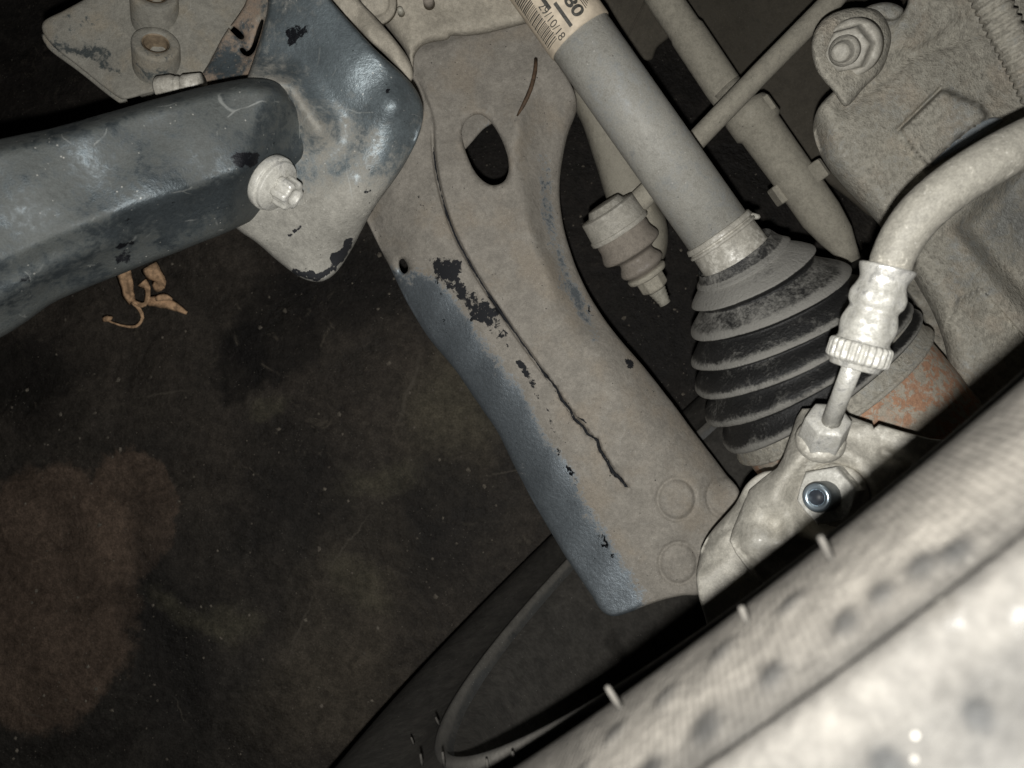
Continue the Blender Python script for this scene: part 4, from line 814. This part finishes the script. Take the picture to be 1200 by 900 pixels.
# ------------------------------------------------------------------ brake hose
bh = thing('brake_hose', 'pale dusty brake hose curving down to a crimped ferrule and thin steel pipe', 'brake hose', P(1010, 400, .23))
sweep('rubber_hose', PP([(1300, 130, .222), (1240, 150, .220), (1205, 166, .219), (1160, 190, .218), (1115, 219, .219), (1080, 249, .221), (1058, 278, .223), (1046, 303, .225), (1042, 318, .226)]), np.array([27.5, 27.5, 28, 28, 27.5, 27, 26, 25, 25]) * .22 / F, 'hose', bh, seg=44, step=.003)
fax = P(1003, 425, .232) - P(1041, 312, .226); fL = np.linalg.norm(fax); fax /= fL; r = px2m(1, .229); f0 = P(1041, 312, .226)
def pt(t): return t * fL
pf = [(0, 29), (.012, 31.5), (.06, 30), (.14, 26.5), (.22, 28, .5), (.30, 31, 1), (.37, 30.5, 1), (.44, 27, .6), (.50, 28.5, 1), (.58, 31, 1), (.66, 31, .5), (.73, 29.5, 0), (.76, 29.5, 0), (.78, 31, 0)]
pf2 = [(pt(a[0]), a[1] * r, a[2] if len(a) > 2 else 0) for a in pf]
pfs = spline(np.array(pf2) * [1, 1, .01], .0007, closed=False) * [1, 1, 100]
fe = lathe('crimp_ferrule', f0, fax, [(pt(-.005), 24.5*r, 0)] + [tuple(x) for x in pfs], 'fitting', bh, seg=72, lobes=star(7, .035), cap=False)
lathe('knurled_ring', f0, fax, crisp([(pt(.775), 28*r, 0), (pt(.79), 33*r, .6), (pt(.81), 34.5*r, 1), (pt(.97), 34.5*r, 1), (pt(.99), 32.5*r, .6), (pt(1.0), 29.5*r, 0), (pt(1.055), 29*r, 0), (pt(1.06), 24*r, 0)], .0003), 'fitting', bh, seg=168, lobes=lambda th: 1 + .05 * np.sign(np.cos(26 * th)) * np.minimum(1, np.abs(np.cos(26 * th)) * 2.5))
p1 = P(1001, 424, .2325); p2 = P(969, 506, .262)
sweep('steel_pipe', np.array([p1, (p1 + p2) / 2, p2]), [11.5 * r, 11.5 * r, 12 * r * 1.08], 'fitting', bh, seg=32)
nax2 = (p2 - p1) / np.linalg.norm(p2 - p1); n0 = P(971, 492, .2585); r = px2m(1, .26)
lathe('pipe_nut', n0, nax2, crisp([(-.001, 17*r, 0), (.0, 26*r, .9), (.0105, 28*r, 1), (.012, 26*r, .4), (.0122, 20*r, 0)], .0003), 'fitting', bh, seg=60, lobes=hexl, phase=.1)
lathe('pipe_seat', n0, nax2, crisp([(.0095, 25*r), (.0115, 29*r), (.0140, 29.5*r), (.0150, 26*r), (.016, 20*r)], .0005), 'pale', bh, seg=48)

# ------------------------------------------------------------------ curled bark on the floor
bk = thing('curled_bark', 'curled orange-brown strips of dry bark on the dark floor below the beam', 'bark strip', floor_pt(180, 345))
def ribbon(name, pts, widths, parent, mat='bark', twist=0.0):
    """pts: (px, py, height above floor)"""
    c = np.array([floor_pt(x, y, .05 + h) for x, y, h in pts]); q = spline(np.hstack([c, np.array(widths)[:, None] * .66 / F]), .003, closed=False)
    V = []; Fa = []; n = len(q)
    for i in range(n):
        t = q[min(i + 1, n - 1), :3] - q[max(i - 1, 0), :3]; t /= np.linalg.norm(t); s = np.cross(t, UP); s /= np.linalg.norm(s) + 1e-9
        a = twist * i / n; s2 = s * math.cos(a) + np.cross(t, s) * math.sin(a); nn = np.cross(t, s2); hw = q[i, 3] / 2 * 1.25 * (1 + .04 * math.sin(i * 1.7))
        for (x, y) in ((-1, -.05), (-.4, .12), (.4, .12), (1, -.05), (.4, -.12), (-.4, -.12)): V.append(q[i, :3] + s2 * hw * x + nn * (y * .003))
    for i in range(n - 1):
        for k in range(6): j = (k + 1) % 6; Fa.append((i*6+k, i*6+j, (i+1)*6+j, (i+1)*6+k))
    Fa += [(5, 4, 3, 2, 1, 0), tuple((n-1)*6 + k for k in range(6))]
    o = link(name, W(np.array(V)), Fa, mat, parent); fixn(o); return o
ribbon('strip', [(143, 315, .020), (147, 330, .018), (150, 345, .012), (155, 356, .008)], [15, 14, 12, 7], bk)
ribbon('strip', [(155, 353, .009), (163, 362, .008), (167, 372, .006), (160, 382, .004), (145, 382, .003), (126, 376, .003)], [6, 4, 3.5, 3, 2, 1.5], bk)
ribbon('strip', [(174, 312, .026), (180, 322, .024), (186, 332, .016), (180, 337, .014)], [16, 16, 15, 9], bk)
ribbon('strip', [(166, 331, .020), (172, 337, .016), (173, 346, .012), (170, 356, .009), (164, 357, .008), (155, 352, .009)], [10, 7, 6, 6, 5, 4], bk, twist=.4)
ribbon('strip', [(172, 353, .006), (186, 353, .006), (202, 358, .005), (219, 367, .003)], [8, 11, 9, 3], bk)
ribbon('strip', [(182, 350, .010), (192, 348, .010), (202, 351, .008)], [5, 7, 2], bk)
ribbon('strip', [(120, 374, .002), (128, 373, .004), (131, 371, .002)], [5, 6, 3], bk)

for o in bpy.data.objects:
    if '_o' in o: del o['_o']
